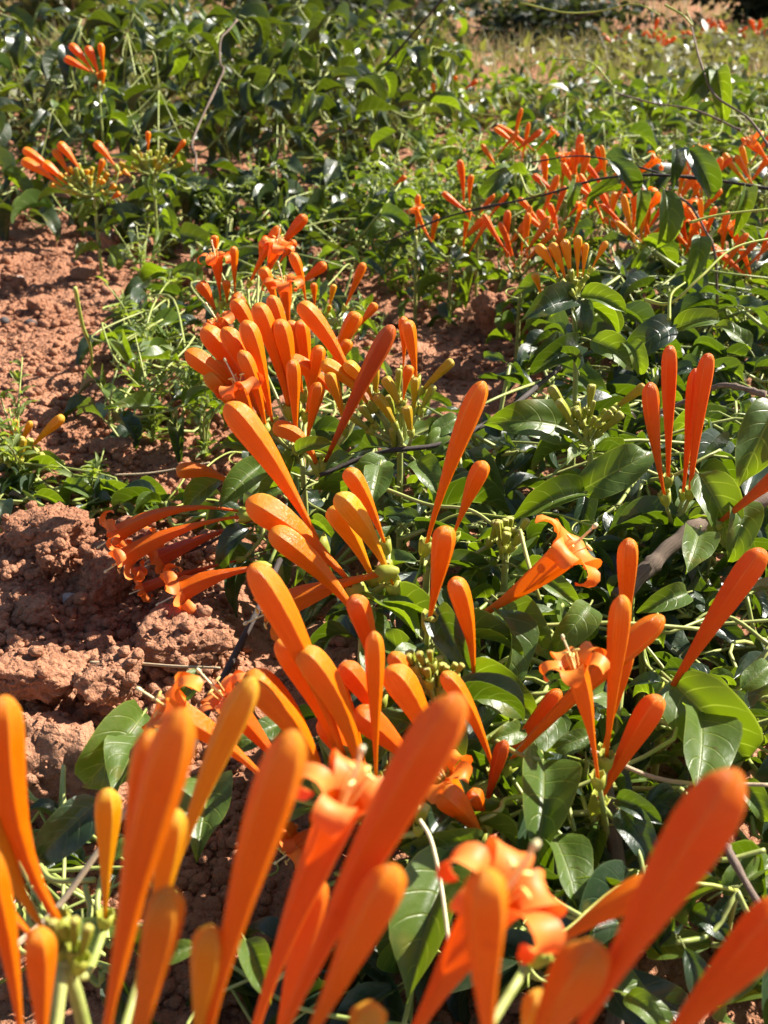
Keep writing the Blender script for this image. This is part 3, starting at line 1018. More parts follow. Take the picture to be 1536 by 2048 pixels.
spray('open star flower and upright orange buds on the nearest leafy stem', (1205, 1625, 0.335), [
    ('b', 1245, 1190, 1212, 1520, 56, 0.0, -0.02), ('b', 1258, 1076, 1248, 1330, 50, 0.0, 0.03), ('o', 1152, 1340, 1196, 1560, 52, 0.02, -0.03),
    ('b', 1328, 1232, 1010, 1535, 64, 0.02, 0.0), ('r', 1320, 1392, 1196, 1605, 62, 0.01, -0.012), ('b', 1262, 1300, 1205, 1500, 30, 0, 0.0), ('r', 1120, 1380, 990, 1540, 40, 0.0, 0.01),
    ('n', 1265, 1490, 1235, 1520, 18, 0, 0),
], root=(1225, 1760, 0.345))
spray('long reddish bud crossing the leaves at the picture edge', (1322, 1410, 0.37), [
    ('r', 1528, 1098, 1335, 1390, 64, 0.01, -0.01),
], root=(1320, 1470, 0.385))
spray('slender reddish tube reaching out of the picture edge above the woody stem', (1425, 1055, 0.44), [('r', 1600, 915, 1432, 1050, 42, 0.0, -0.01)], root=(1420, 1090, 0.455))
spray('golden bud trio with green buds beside the bare soil edge', (40, 930, 0.62), bud_fan([
    ('y', 127, 832, 58, 900, 26, 0.02, 0.0), ('y', 62, 842, 38, 898, 16, 0, 0.0), ('y', 32, 838, 14, 898, 15, 0, 0.0)], 35, 935, 16, 1.0, 28, 50, 19, 'nng', 8, 0.1, 40), root=(35, 1010, 0.63))
spray('orange buds with many yellow tipped young ones at the hedge foot', (190, 385, 1.0), bud_fan([
    ('b', 42, 320, 130, 378, 24, 0.04, 0.0), ('b', 45, 298, 120, 355, 22, 0.04, 0.02), ('b', 116, 285, 162, 345, 22, 0.04, 0.0), ('b', 106, 298, 142, 358, 20, 0.03, 0.0),
    ('b', 188, 284, 232, 335, 20, 0.03, 0.0), ('b', 205, 318, 196, 360, 16, 0, 0), ('b', 85, 325, 140, 375, 24, 0.04, 0.01), ('b', 240, 385, 220, 400, 14, 0, 0), ('y', 245, 340, 265, 355, 12, 0, 0)],
    180, 395, 40, 1.3, 14, 26, 13, 'ngy', 11, 0.0, 75), root=(190, 430, 1.02))
spray('two slim orange buds over a column of tiny green ones', (310, 350, 1.02), bud_fan([
    ('b', 296, 262, 296, 305, 12, 0, 0.0), ('b', 370, 280, 342, 320, 14, 0, 0.0)], 306, 350, 34, 1.2, 14, 24, 11, 'ng', 13, 0.0, 62), root=(310, 430, 1.03))
spray('coral buds high in the far hedge, alone near the top', (198, 165, 1.18), [
    ('r', 138, 88, 190, 150, 20, 0.04, 0.0), ('r', 172, 92, 198, 152, 20, 0.03, 0.0), ('b', 200, 85, 208, 145, 17, 0, 0.0), ('r', 128, 116, 185, 145, 18, 0, 0.02), ('b', 205, 140, 206, 172, 14, 0, 0), ('b', 195, 145, 190, 180, 12, 0, 0)],
    root=(200, 230, 1.19))
spray('green unopened buds beside the tall coral orange four', (1180, 885, 0.485), bud_fan([
    ('n', 1100, 772, 1140, 850, 22, 0.03, 0.0), ('n', 1115, 800, 1148, 855, 24, 0.03, -0.01), ('n', 1184, 768, 1178, 820, 20, 0, 0), ('n', 1245, 825, 1198, 868, 22, 0, 0), ('g', 1290, 770, 1232, 815, 22, 0, 0.02), ('n', 1230, 815, 1200, 850, 18, 0, 0)],
    1175, 862, 14, 0.9, 26, 40, 15, 'n', 21, 0.0, 44), root=(1180, 960, 0.50))
spray('little green buds next to the slim upright bud', (870, 1400, 0.335), bud_fan([], 872, 1390, 17, 0.8, 26, 42, 20, 'n', 31, 0.05, 75), root=(870, 1450, 0.35))
spray('small green buds behind the stubby cup seated bud', (1010, 1105, 0.42), bud_fan([], 1008, 1100, 14, 0.8, 28, 44, 19, 'n', 33, 0.0, 48), root=(1010, 1150, 0.43))
spray('single tiny orange bud above the light green weeds', (785, 375, 1.0), [('b', 812, 352, 785, 372, 14, 0, 0)], root=(785, 420, 1.0))
spray('slim orange bud upright in the pale weeds', (832, 475, 0.9), [('b', 836, 388, 832, 465, 14, 0, 0)], root=(832, 500, 0.9))
spray('thin orange flowers far off in the meadow', (890, 205, 1.9), [
    ('b', 892, 115, 890, 175, 10, 0, 0), ('b', 912, 150, 905, 185, 10, 0, 0), ('r', 955, 160, 925, 182, 12, 0, 0), ('b', 866, 165, 868, 200, 10, 0, 0), ('y', 912, 185, 905, 210, 12, 0, 0)], root=(890, 240, 1.92))

# the mass of flowers seen through the hanging leaves
back_spots = [
    (1130, 385, 0.92, 'coral buds under the arching runner, first of the back flowers from the soil'),
    (1185, 390, 0.95, 'open coral flowers massed under the arching runner'),
    (1235, 455, 0.86, 'orange buds spilling below the arching runner'),
    (1300, 500, 0.84, 'orange buds deep behind the biggest hanging leaf'),
    (1385, 420, 0.92, 'coral flowers in the gap between two hanging leaves'),
    (1395, 510, 0.84, 'orange buds low under the hanging leaves'),
    (1110, 470, 0.84, 'red buds just over the golden fan'),
    (955, 440, 0.95, 'red and coral flowers at the low end of the runner'),
    (900, 500, 0.90, 'small red flowers in the pale weeds'),
    (1530, 360, 0.95, 'coral flowers cut off by the picture edge'),
    (1040, 535, 0.80, 'coral buds beside the golden fan, nearest the soil gap'),
    (1470, 545, 0.82, 'orange flowers half hidden by the dark leaves at the edge'),
    (1030, 330, 1.10, 'two small red flowers above the runner end'),
]
r = random.Random(5)
for (x, y, d, lb) in back_spots:
    fl = []
    n = 9 if x > 1000 else 5
    for i in range(n):
        a = r.uniform(-0.95, 0.95)
        L = 0.05 * r.uniform(0.6, 1.05) * F / d
        bx, by = x + r.uniform(-42, 42), y + r.uniform(-34, 16)
        fl.append((r.choice('bbbbyrro'), bx + math.sin(a) * L * 0.9, by - math.cos(a) * L * 0.85, bx, by, 0.0072 * F / d * r.uniform(0.65, 1.05), r.uniform(-0.04, 0.05), r.uniform(-0.03, 0.03)))
    spray(lb, (x, y + 14, d), fl, root=(x, y + 60, d + 0.01))

# ------------------------------------------------------------------ leaves
def leaf_grid(bend, fold, wave, twist, wr, n=13, k=7, seed=0, petiole=True, acum=1.0):
    """unit-length leaf along +x, blade facing +z; bend curls the tip down, fold closes it along the midrib"""
    rr = np.random.default_rng(seed)
    ts = np.linspace(0, 1, n) ** 0.92
    ang = 0.28
    p = np.array([0.0, 0.0, 0.0])
    verts, uvs = [], []
    ph = rr.uniform(0, 6)
    prev = 0
    for t in ts:
        ds = t - prev
        prev = t
        p = p + np.array([math.cos(ang), 0, math.sin(ang)]) * ds
        ang -= bend * ds * (0.55 + 0.9 * t)
        w = wr * (math.sin(math.pi * min(1, t ** 0.72)) ** 0.85 if 0 < t < 1 else 0)
        if t > 0.72:
            w *= 1 - 0.35 * acum * ((t - 0.72) / 0.28) ** 0.8
        if t >= 1:
            w = 0.004
        if t <= 0:
            w = 0.02
        nrm = np.array([-math.sin(ang), 0, math.cos(ang)])
        tw = twist * (t - 0.3)
        side = np.array([0, math.cos(tw), 0]) + nrm * math.sin(tw)
        nn = nrm * math.cos(tw) - np.array([0, 1, 0]) * math.sin(tw)
        for j in range(k):
            s = j / (k - 1) * 2 - 1
            fz = fold * abs(s) ** 1.25 * w * 0.5
            wz = wave * math.sin(t * 11 + ph + (1.7 if s > 0 else 0)) * abs(s) ** 2 * 0.06
            cz = -0.05 * math.sin(math.pi * abs(s)) * w          # puffed between midrib and margin
            verts.append(p + side * (s * 0.5 * w * math.cos(fold * 0.55)) + nn * (fz + wz - cz))
            uvs.append((t, 0.5 + 0.5 * s))
    f = [(i * k + j, (i + 1) * k + j, (i + 1) * k + j + 1, i * k + j + 1) for i in range(n - 1) for j in range(k - 1)]
    mb = MB()
    mb.add(verts, f, uvs)
    if petiole:
        st = MB()
        pts = spline([(-0.16, 0, -0.07), (-0.07, 0, -0.022), (0.04, 0, 0.004)], 5)
        tube(mb, pts, 0.016, 5, m=1)
    return mb


LEAF_V, LEAFY_V, LEAFH_V = [], [], []
specs = [(1.5, 0.75, 0.5, 0.2), (2.1, 0.55, 0.8, -0.3), (0.9, 0.9, 0.6, 0.4), (2.6, 0.5, 0.7, 0.1), (1.2, 0.35, 1.0, -0.5), (1.8, 1.1, 0.4, 0.5), (0.5, 0.55, 0.8, -0.2), (2.3, 0.7, 0.9, 0.7), (1.4, 1.2, 0.6, 0), (3.0, 0.65, 0.5, -0.4)]
for i, (b, fo, wv, tw) in enumerate(specs):
    mb = leaf_grid(b, fo, wv, tw, 0.50 + 0.035 * (i % 4), seed=i)
    LEAF_V.append(mb.mesh('leaf', [LEAF, STALK]))
    m2 = LEAF_V[-1].copy()
    m2.materials[0] = LEAF_Y
    LEAFY_V.append(m2)
    m3 = LEAF_V[-1].copy()
    m3.materials[0] = LEAF_H
    LEAFH_V.append(m3)
WEED_V = []
for i, (b, fo, wv, tw) in enumerate(specs[:5]):
    WEED_V.append(leaf_grid(b * 0.6, fo, wv, tw, 0.22 + 0.03 * i, n=6, k=3, seed=40 + i, petiole=False))


def place_leaf(parent, origin, base, xdir, nrm, L, mesh, ys=1.0):
    x = Vector(xdir).normalized()
    z = Vector(nrm)
    z = (z - x * z.dot(x))
    if z.length < 1e-4:
        z = x.orthogonal()
    z.normalize()
    y = z.cross(x)
    M = Matrix(((x.x, y.x, z.x), (x.y, y.y, z.y), (x.z, y.z, z.z))).to_4x4()
    o = bpy.data.objects.new('leaf', mesh)
    col.objects.link(o)
    o.parent = parent
    o.matrix_basis = Matrix.Translation(Vector(base) - Vector(origin)) @ M @ Matrix.Diagonal((L, L * ys, L, 1))
    return o


rl = random.Random(77)
for (t, j, dc) in spray_leaf_jobs:
    if dc < 0.25:
        continue
    for lv in range(2 if dc < 0.75 else 4):
        a0 = rl.uniform(0, 6.28)
        for q in range(4 if lv == 0 else 3):
            a = a0 + q * (1.57 if lv == 0 else 2.1) + rl.uniform(-.4, .4)
            h = Vector((math.cos(a), math.sin(a), 0))
            ll = rl.uniform(0.018, 0.034)
            place_leaf(t, j, j + h * ll * 0.16 + Vector((0, 0, -0.004 - 0.016 * lv)), h + Vector((0, 0, rl.uniform(-0.6, 0.35))), Vector((rl.gauss(0, .3), rl.gauss(0, .3), 1)), ll,
                       (LEAFY_V if rl.random() < 0.6 else LEAF_V)[rl.randrange(len(LEAF_V))], rl.uniform(0.5, 0.8))


def inside(poly, x, y):
    c = False
    n = len(poly)
    for i in range(n):
        x1, y1 = poly[i]
        x2, y2 = poly[(i + 1) % n]
        if (y1 > y) != (y2 > y) and x < (x2 - x1) * (y - y1) / (y2 - y1) + x1:
            c = not c
    return c


def vine(label, px_poly, n_nodes, zlo, zhi, L=(0.032, 0.05), seed=1, young=0.12, zref=0.03, drop=0.5, keep=None, tendrils=3, stem_mat=None, stem_r=0.0010, zfun=None, strands=20, name='vine_plant', cat='vine', narrow=None):
    """a sprawling plant: runners joining nodes, a pair of stalked leaves at each node"""
    r = random.Random(seed)
    poly = [(p.x, p.y) for p in (on_ground(a, b, zref) for a, b in px_poly)]
    xs, ys = [p[0] for p in poly], [p[1] for p in poly]
    nodes = []
    tries = 0
    mind = 0.75 * math.sqrt(abs(sum(poly[i][0] * poly[(i + 1) % len(poly)][1] - poly[(i + 1) % len(poly)][0] * poly[i][1] for i in range(len(poly)))) / 2 / n_nodes)
    while len(nodes) < n_nodes and tries < n_nodes * 60:
        tries += 1
        x, y = r.uniform(min(xs), max(xs)), r.uniform(min(ys), max(ys))
        if not inside(poly, x, y):
            continue
        if tries < n_nodes * 40 and any((x - a.x) ** 2 + (y - a.y) ** 2 < mind * mind for a in nodes):
            continue
        hi = zhi if zfun is None else zfun(x, y)
        z = max(0.0, gz(x, y)) + zlo + (hi - zlo) * r.uniform(0.0, 1.0) ** 0.8
        nodes.append(Vector((x, y, z)))
    cx = sum(xs) / len(xs)
    cy = sum(ys) / len(ys)
    o3 = Vector((cx, cy, gz(cx, cy)))
    t = empty(name, o3)
    tag(t, label, cat)
    sb = MB()
    for i, p in enumerate(nodes):
        if i:
            q = min(nodes[:i], key=lambda a: (a - p).length)
            m = (p + q) / 2 + Vector((r.uniform(-.01, .01), r.uniform(-.01, .01), -0.25 * (p - q).length))
            m.z = max(m.z, gz(m.x, m.y) + 0.004)
            tube(sb, spline([p, m, q], 7), stem_r * r.uniform(0.7, 1.3), 5)
        else:
            tube(sb, spline([p, (p + Vector((p.x, p.y + 0.01, gz(p.x, p.y)))) / 2 + Vector((0.004, 0, 0)), Vector((p.x, p.y + 0.01, gz(p.x, p.y) - 0.005))], 6), stem_r * 1.5, 6)
        a0 = r.uniform(0, 6.28)
        for q in range(2 if r.random() < 0.75 else 3):
            a = a0 + q * (3.14 if q < 2 else 1.57) + r.uniform(-0.5, 0.5)
            h = Vector((math.cos(a), math.sin(a), 0))
            ll = r.uniform(*L)
            xd = h + Vector((0, 0, r.uniform(-drop * 1.3, 0.25)))
            n = Vector((r.gauss(0, 0.48) + 0.1, r.gauss(0, 0.48) - 0.05, 1.0))
            st = p + h * ll * 0.16 + Vector((0, 0, 0.05 * ll))
            me_ = (LEAFY_V if r.random() < young else (LEAF_V if zfun is None else LEAFH_V))[r.randrange(len(LEAF_V))]
            place_leaf(t, o3, st, xd, n, ll, me_, r.uniform(*(narrow or (0.5, 0.95))))
    for i in range(strands):
        a, b = r.choice(nodes), r.choice(nodes)
        if (a - b).length < 0.03 or (a - b).length > 0.25:
            continue
        m1 = a.lerp(b, 0.35) + Vector((r.uniform(-.035, .035), r.uniform(-.035, .035), r.uniform(0.002, 0.022)))
        m2 = a.lerp(b, 0.7) + Vector((r.uniform(-.035, .035), r.uniform(-.035, .035), r.uniform(-0.01, 0.014)))
        tube(sb, spline([a, m1, m2, b], 16), np.linspace(0.0009, 0.0005, 16), 5)
    sb.build('stem', stem_mat or STALK, t, o3)
    for i in range(tendrils):
        p = r.choice(nodes)
        a = r.uniform(0, 6.28)
        pts = [p]
        for kx in range(1, 7):
            a += r.uniform(-0.5, 0.5)
            pts.append(pts[-1] + Vector((math.cos(a), math.sin(a), 0.5 - kx * 0.12 + r.uniform(-.2, .2))) * 0.011)
        for kx in range(8):
            a += 0.9
            pts.append(pts[-1] + Vector((math.cos(a) * 0.004, math.sin(a) * 0.004, -0.001)))
        tb = MB()
        tube(tb, spline(pts, 40), np.linspace(0.0006, 0.0003, 40), 5)
        tb.build('tendril', TENDRIL, t, o3)
    return t, o3


near_vine, near_o = vine('glossy leafed vine sprawling under the nearest star flower', [(590, 1600), (800, 1330), (1000, 1200), (1600, 1180), (1650, 2060), (1050, 2060), (840, 1900)], 92, 0.004, 0.056, (0.022, 0.038), 3, 0.12, 0.02, 0.6, strands=10)
right_vine, right_o = vine('broad leafed vine below the four upright coral buds', [(760, 1200), (860, 1000), (960, 860), (1090, 790), (1600, 740), (1650, 1200), (900, 1300)], 100, 0.004, 0.064, (0.024, 0.042), 4, 0.10, 0.03, 0.55, strands=12)
upper_vine, upper_o = vine('dark leafed vine behind the four upright coral buds', [(1090, 800), (1110, 610), (1600, 500), (1650, 800)], 90, 0.006, 0.085, (0.026, 0.044), 5, 0.15, 0.03, strands=10)
mid_vine, mid_o = vine('vine with short shoots holding the biggest middle bunch', [(470, 1080), (440, 940), (560, 800), (760, 760), (930, 850), (880, 1030), (700, 1180), (560, 1180)], 50, 0.004, 0.040, (0.020, 0.034), 6, 0.35, 0.02)
vine('leafy stems around the foot of the smaller middle bunch', [(400, 700), (420, 600), (520, 560), (740, 590), (740, 650), (560, 740)], 26, 0.004, 0.045, (0.022, 0.034), 7, 0.35, 0.02)
vine('scattered vine leaves lying at the edge of the open soil', [(180, 900), (220, 700), (300, 560), (420, 600), (430, 800), (370, 900)], 30, 0.003, 0.035, (0.024, 0.040), 8, 0.5, 0.015, 0.4)
hedge_z = lambda x, y: 0.045 + 0.165 * float(smooth(1.08, 1.50, np.array(y)))
vine('dark glossy hedge of vine leaves rising behind the open soil', [(120, 480), (-140, 390), (-140, 250), (220, 240), (230, 470)], 120, 0.01, 0.2, (0.038, 0.056), 9, 0.12, 0.02, 0.9, zfun=hedge_z)
vine('dark leafed vine behind the column of tiny green buds', [(230, 500), (220, 240), (470, 240), (470, 520)], 120, 0.01, 0.2, (0.038, 0.056), 19, 0.12, 0.02, 0.9, zfun=hedge_z)
vine('dark glossy vine mass with a pale bent twig at its side', [(470, 520), (470, 240), (700, 240), (700, 470), (600, 510)], 120, 0.01, 0.2, (0.040, 0.058), 10, 0.1, 0.02, 0.9, zfun=hedge_z)
vine('vine leaves above the tiny lone orange bud', [(700, 470), (700, 240), (900, 240), (900, 330), (760, 440)], 80, 0.01, 0.2, (0.036, 0.052), 20, 0.2, 0.02, 0.9, zfun=lambda x, y: hedge_z(x, y) * 0.8)
vine('light leafed vine at the back edge of the soil gap', [(700, 540), (740, 430), (900, 330), (1100, 340), (1080, 520), (920, 560)], 90, 0.004, 0.07, (0.018, 0.034), 11, 0.8, 0.02, strands=24)
vine('tangle of drooping leaves around the massed coral flowers', [(1050, 540), (1030, 330), (1200, 260), (1620, 250), (1650, 520)], 125, 0.01, 0.10, (0.030, 0.048), 12, 0.25, 0.02, 0.9, strands=12)
vine('bright low vine leaves behind the massed coral flowers', [(800, 330), (820, 190), (1100, 160), (1640, 190), (1640, 270), (1200, 290)], 135, 0.01, 0.075, (0.028, 0.045), 13, 0.5, 0.02, 0.8)
vine('far band of vine leaves along the top of the hedge', [(-200, 260), (-200, 150), (500, 130), (900, 130), (900, 240)], 125, 0.06, 0.17, (0.045, 0.065), 14, 0.15, 0.02, 0.9, zfun=lambda x, y: 0.17)
vine('row of small leaves below the golden bud trio', [(-30, 1030), (-30, 970), (120, 965), (300, 975), (440, 1000), (430, 1035), (200, 1030)], 22, 0.001, 0.015, (0.018, 0.030), 15, 0.5, 0.01, 0.4, strands=4)
low_vine, low_o = vine('small round leaves on a trailing stem in the lower corner', [(-20, 1900), (-20, 1660), (90, 1660), (200, 1760), (260, 1960), (160, 2060)], 14, 0.004, 0.03, (0.014, 0.024), 16, 0.2, 0.01, 0.5)
bottom_vine, bottom_o = vine('shaded leaves beneath the bottom middle buds', [(430, 2060), (560, 1900), (830, 1960), (900, 2080), (600, 2120)], 12, 0.002, 0.02, (0.02, 0.032), 17, 0.0, 0.01, 0.4)

vine('tangle of small narrow leaves and thin stems around the star flower', [(620, 1560), (820, 1330), (1000, 1180), (1600, 1160), (1650, 2000), (1100, 2040)], 95, 0.008, 0.060, (0.012, 0.024), 33, 0.3, 0.03, 0.8, strands=14, narrow=(0.4, 0.7))
vine('tangle of small narrow leaves below the green unopened buds', [(780, 1180), (880, 1000), (980, 860), (1090, 790), (1600, 740), (1650, 1180), (900, 1260)], 115, 0.010, 0.068, (0.013, 0.026), 34, 0.3, 0.03, 0.8, strands=14, narrow=(0.4, 0.7))
vine('narrow leafed tangle between the golden fan and the picture edge', [(1060, 760), (1100, 560), (1600, 470), (1650, 760)], 110, 0.010, 0.09, (0.014, 0.028), 35, 0.35, 0.03, 0.8, strands=14, narrow=(0.4, 0.7))
vine('fine tangle woven through the massed coral flowers', [(880, 520), (1000, 330), (1200, 270), (1620, 250), (1650, 500), (1100, 540)], 130, 0.015, 0.11, (0.016, 0.032), 36, 0.4, 0.03, 0.9, strands=24, narrow=(0.35, 0.65))
vine('fine leafed tangle behind the smaller middle bunch', [(380, 560), (420, 430), (700, 400), (900, 380), (880, 520), (740, 560)], 100, 0.008, 0.06, (0.014, 0.028), 37, 0.4, 0.02, 0.9, strands=14, narrow=(0.35, 0.65))

# leaves one can pick out in the photograph, fixed to the vine they grow on
key_leaves = [
    # vine, base px, tip px, depth base, depth tip, roll, variant
    ('R', 1160, 865, 985, 832, .50, .48, -20, 4), ('R', 1155, 985, 1322, 895, .46, .455, 25, 4), ('R', 1165, 985, 1035, 1025, .455, .44, -15, 8),
    ('R', 1560, 800, 1478, 965, .46, .45, 10, 4), ('R', 1395, 945, 1482, 1092, .44, .425, 20, 1), ('U', 1180, 680, 1282, 728, .53, .52, 30, 1),
    ('U', 1148, 595, 1050, 637, .555, .54, -25, 2), ('U', 1160, 590, 1256, 612, .555, .545, 25, 0), ('U', 1156, 690, 1072, 738, .545, .53, -25, 5),
    ('U', 1345, 652, 1273, 692, .53, .52, -15, 3), ('U', 1345, 660, 1447, 628, .535, .53, 20, 0), ('U', 1500, 700, 1430, 640, .55, .56, 0, 4),
    ('U', 1250, 690, 1290, 730, .52, .51, 10, 7), ('U', 1158, 600, 1175, 660, .55, .54, 10, 1), ('U', 1156, 740, 1120, 690, .53, .535, 40, 8),
    ('N', 990, 1215, 1057, 1368, .375, .355, -30, 1), ('N', 1000, 1205, 1102, 1330, .385, .37, 15, 6), ('N', 930, 1335, 1068, 1428, .350, .335, 30, 1),
    ('N', 872, 1215, 932, 1332, .350, .335, 30, 0), ('N', 1345, 1365, 1492, 1512, .36, .335, 35, 3), ('N', 1400, 1420, 1378, 1605, .35, .32, -5, 6),
    ('N', 1085, 1520, 1078, 1712, .33, .30, 0, 2), ('N', 1230, 1598, 1322, 1638, .315, .305, 20, 0), ('N', 1238, 1618, 1312, 1722, .315, .30, 20, 1),
    ('N', 970, 1680, 812, 1705, .305, .295, -30, 0), ('N', 905, 1715, 818, 1985, .30, .275, 15, 2), ('N', 1128, 1782, 1252, 1772, .30, .295, 25, 0),
    ('N', 1105, 1665, 1150, 1840, .31, .29, -10, 6), ('N', 1440, 1785, 1575, 1715, .305, .31, 0, 4), ('N', 1378, 1820, 1462, 1872, .30, .29, 20, 1),
    ('N', 1375, 1185, 1288, 1218, .40, .39, -20, 0), ('N', 1400, 1060, 1368, 1152, .43, .41, 0, 6), ('R', 1480, 1000, 1482, 1098, .44, .42, 0, 1),
    ('N', 1045, 1460, 978, 1482, .335, .325, -20, 4), ('N', 1180, 1470, 1098, 1502, .335, .33, -20, 4), ('N', 1480, 1560, 1540, 1640, .33, .32, 20, 1),
    ('N', 1290, 1900, 1420, 1880, .30, .29, 10, 0), ('N', 1400, 1990, 1536, 1930, .285, .28, 10, 4), ('N', 1180, 1860, 1140, 1760, .30, .30, -30, 6),
    ('N', 1250, 1990, 1330, 2050, .28, .27, 10, 1), ('N', 1480, 1380, 1560, 1320, .36, .365, 0, 4), ('N', 1180, 1210, 1120, 1290, .375, .36, -15, 1),
    ('L', 285, 1430, 200, 1545, .355, .33, -25, 3), ('L', 300, 1460, 240, 1600, .35, .325, 25, 6), ('L', 560, 1450, 470, 1500, .345, .335, 0, 4),
    ('L', 430, 1545, 398, 1725, .335, .31, 10, 6), ('L', 200, 1598, 65, 1725, .300, .285, -20, 1), ('L', 165, 1835, 175, 1960, .26, .25, 0, 6),
    ('L', 400, 1340, 360, 1400, .40, .39, -10, 1), ('B', 490, 1880, 540, 2000, .27, .26, 0, 2), ('B', 390, 1890, 300, 1930, .27, .265, -10, 0),
    ('T', 1330, 385, 1345, 485, .74, .72, 0, 3), ('T', 1378, 300, 1442, 388, .74, .72, 30, 3), ('T', 1350, 298, 1346, 388, .75, .73, 0, 2),
    ('T', 1425, 142, 1375, 208, .80, .79, -25, 3), ('T', 1430, 140, 1456, 228, .80, .78, 25, 7), ('T', 1220, 322, 1292, 382, .76, .745, 25, 3),
    ('T', 1018, 345, 958, 392, .82, .81, -25, 3), ('T', 940, 445, 868, 438, .84, .83, -10, 0), ('T', 1460, 440, 1490, 350, .75, .76, 20, 2),
    ('T', 1490, 380, 1480, 470, .72, .70, 0, 5), ('T', 1150, 365, 1135, 440, .78, .77, 0, 2), ('T', 1280, 380, 1275, 470, .77, .76, 0, 2), ('T', 1400, 470, 1380, 580, .72, .70, 0, 1), ('T', 1240, 380, 1160, 400, .78, .77, 0, 5),
    ('M', 545, 905, 440, 880, .48, .475, -30, 8), ('M', 520, 930, 440, 1010, .47, .455, -20, 2), ('M', 590, 905, 660, 880, .475, .47, 20, 0), ('M', 780, 920, 700, 970, .475, .46, -10, 1),
    ('M', 850, 900, 905, 850, .48, .485, 20, 1), ('M', 830, 920, 880, 1000, .47, .455, 10, 6), ('M', 760, 930, 740, 1020, .465, .45, 0, 6), ('M', 700, 910, 650, 950, .48, .47, 0, 0),
    ('M', 860, 870, 930, 830, .485, .49, 20, 4), ('M', 690, 930, 620, 900, .48, .485, 0, 2), ('M', 440, 960, 360, 1010, .50, .49, -10, 1), ('M', 650, 1330, 560, 1300, .37, .365, 0, 4),
]
OWN = {'R': (right_vine, right_o), 'U': (upper_vine, upper_o), 'N': (near_vine, near_o), 'L': (low_vine, low_o), 'B': (bottom_vine, bottom_o), 'M': (mid_vine, mid_o)}
tv_o = on_ground(1400, 520, 0)
top_vine = empty('vine_runner', tv_o)
tag(top_vine, 'dark arching runner with hanging leaves crossing above the coral flowers', 'vine')
OWN['T'] = (top_vine, tv_o)
for (o_, bx, by, tx, ty, db, dt, roll, var) in key_leaves:
    b, t = at(bx, by, db), at(tx, ty, dt)
    x = (t - b)
    n = Vector((0.15, -0.45, 1.0))
    n = Matrix.Rotation(R(roll), 3, x.normalized()) @ n
    cur = {1: 1.13, 3: 1.3, 7: 1.2, 9: 1.4}.get(var, 1.08)
    place_leaf(OWN[o_][0], OWN[o_][1], b, x, n, x.length * cur * (0.85 if o_ == 'T' else 1.0), LEAF_V[var] if (bx + by) % 5 else LEAFY_V[var], 0.58 if o_ == 'T' else 0.85)

# ------------------------------------------------------------------ runners, tendrils, straws
def strand(name, pts, r0, r1, mat, parent=None, origin=None, label=None, cat=None, n=30, knots=0.0, k=7, group=None):
    P = spline([at(*p) for p in pts], n)
    rad = np.linspace(r0, r1, n) * (1 + knots * (pnoise(P * 140 + 3) + 0.9 * (rng.uniform(size=n) > 0.88)))
    if knots:
        P = P + 0.35 * r0 * np.stack([pnoise(P * 90), pnoise(P * 90 + 9), pnoise(P * 90 + 21)], 1)
    mb = MB()
    tube(mb, P, rad, k)
    o = mb.build(name, mat, parent, origin if origin is not None else P[0])
    if parent is None:
        o.location = P[0]
        tag(o, label, cat, group)
    return o


for pts, r0, r1, mt in [
    ([(770, 485, .86), (900, 432, .83), (1080, 392, .79), (1200, 358, .77), (1310, 350, .75), (1440, 362, .74), (1580, 385, .72)], .0007, .0011, DARKWOOD),
    ([(1060, 325, .85), (1160, 312, .80), (1260, 330, .77), (1330, 350, .75)], .0005, .0008, DARKWOOD),
    ([(1380, 40, .85), (1400, 120, .80), (1430, 190, .78), (1500, 240, .75), (1560, 330, .73)], .0006, .0009, WOOD),
    ([(1330, 380, .74), (1380, 410, .73), (1410, 460, .72), (1430, 510, .72), (1435, 620, .75)], .0007, .0010, WOOD),
    ([(1230, 185, .95), (1300, 205, .9), (1390, 220, .85), (1480, 260, .8)], .0006, .0008, WOOD),
]:
    strand('stem', pts, r0, r1, mt, top_vine, tv_o, knots=0.5)
for pts in [
    [(1290, 600, .52), (1340, 606, .51), (1400, 555, .51), (1470, 495, .52), (1580, 470, .53)],
    [(1338, 640, .50), (1342, 590, .505), (1370, 565, .51)],
    [(1380, 445, .62), (1450, 428, .62), (1600, 412, .62)],
    [(1110, 118, 1.0), (1180, 125, .98), (1225, 170, .95)],
    [(1040, 5, .9), (1130, 25, .9), (1200, 22, .9), (1270, 8, .88), (1320, 30, .86)],
    [(1330, 10, .85), (1365, 30, .84), (1385, 50, .84), (1372, 20, .84)],
    [(1040, 350, .8), (1060, 390, .79), (1090, 380, .79), (1080, 360, .79)],
    [(1030, 460, .8), (1060, 500, .78), (1050, 480, .78), (1075, 470, .78)],
]:
    strand('tendril', pts, .0009, .0005, TENDRIL, top_vine, tv_o, k=6)
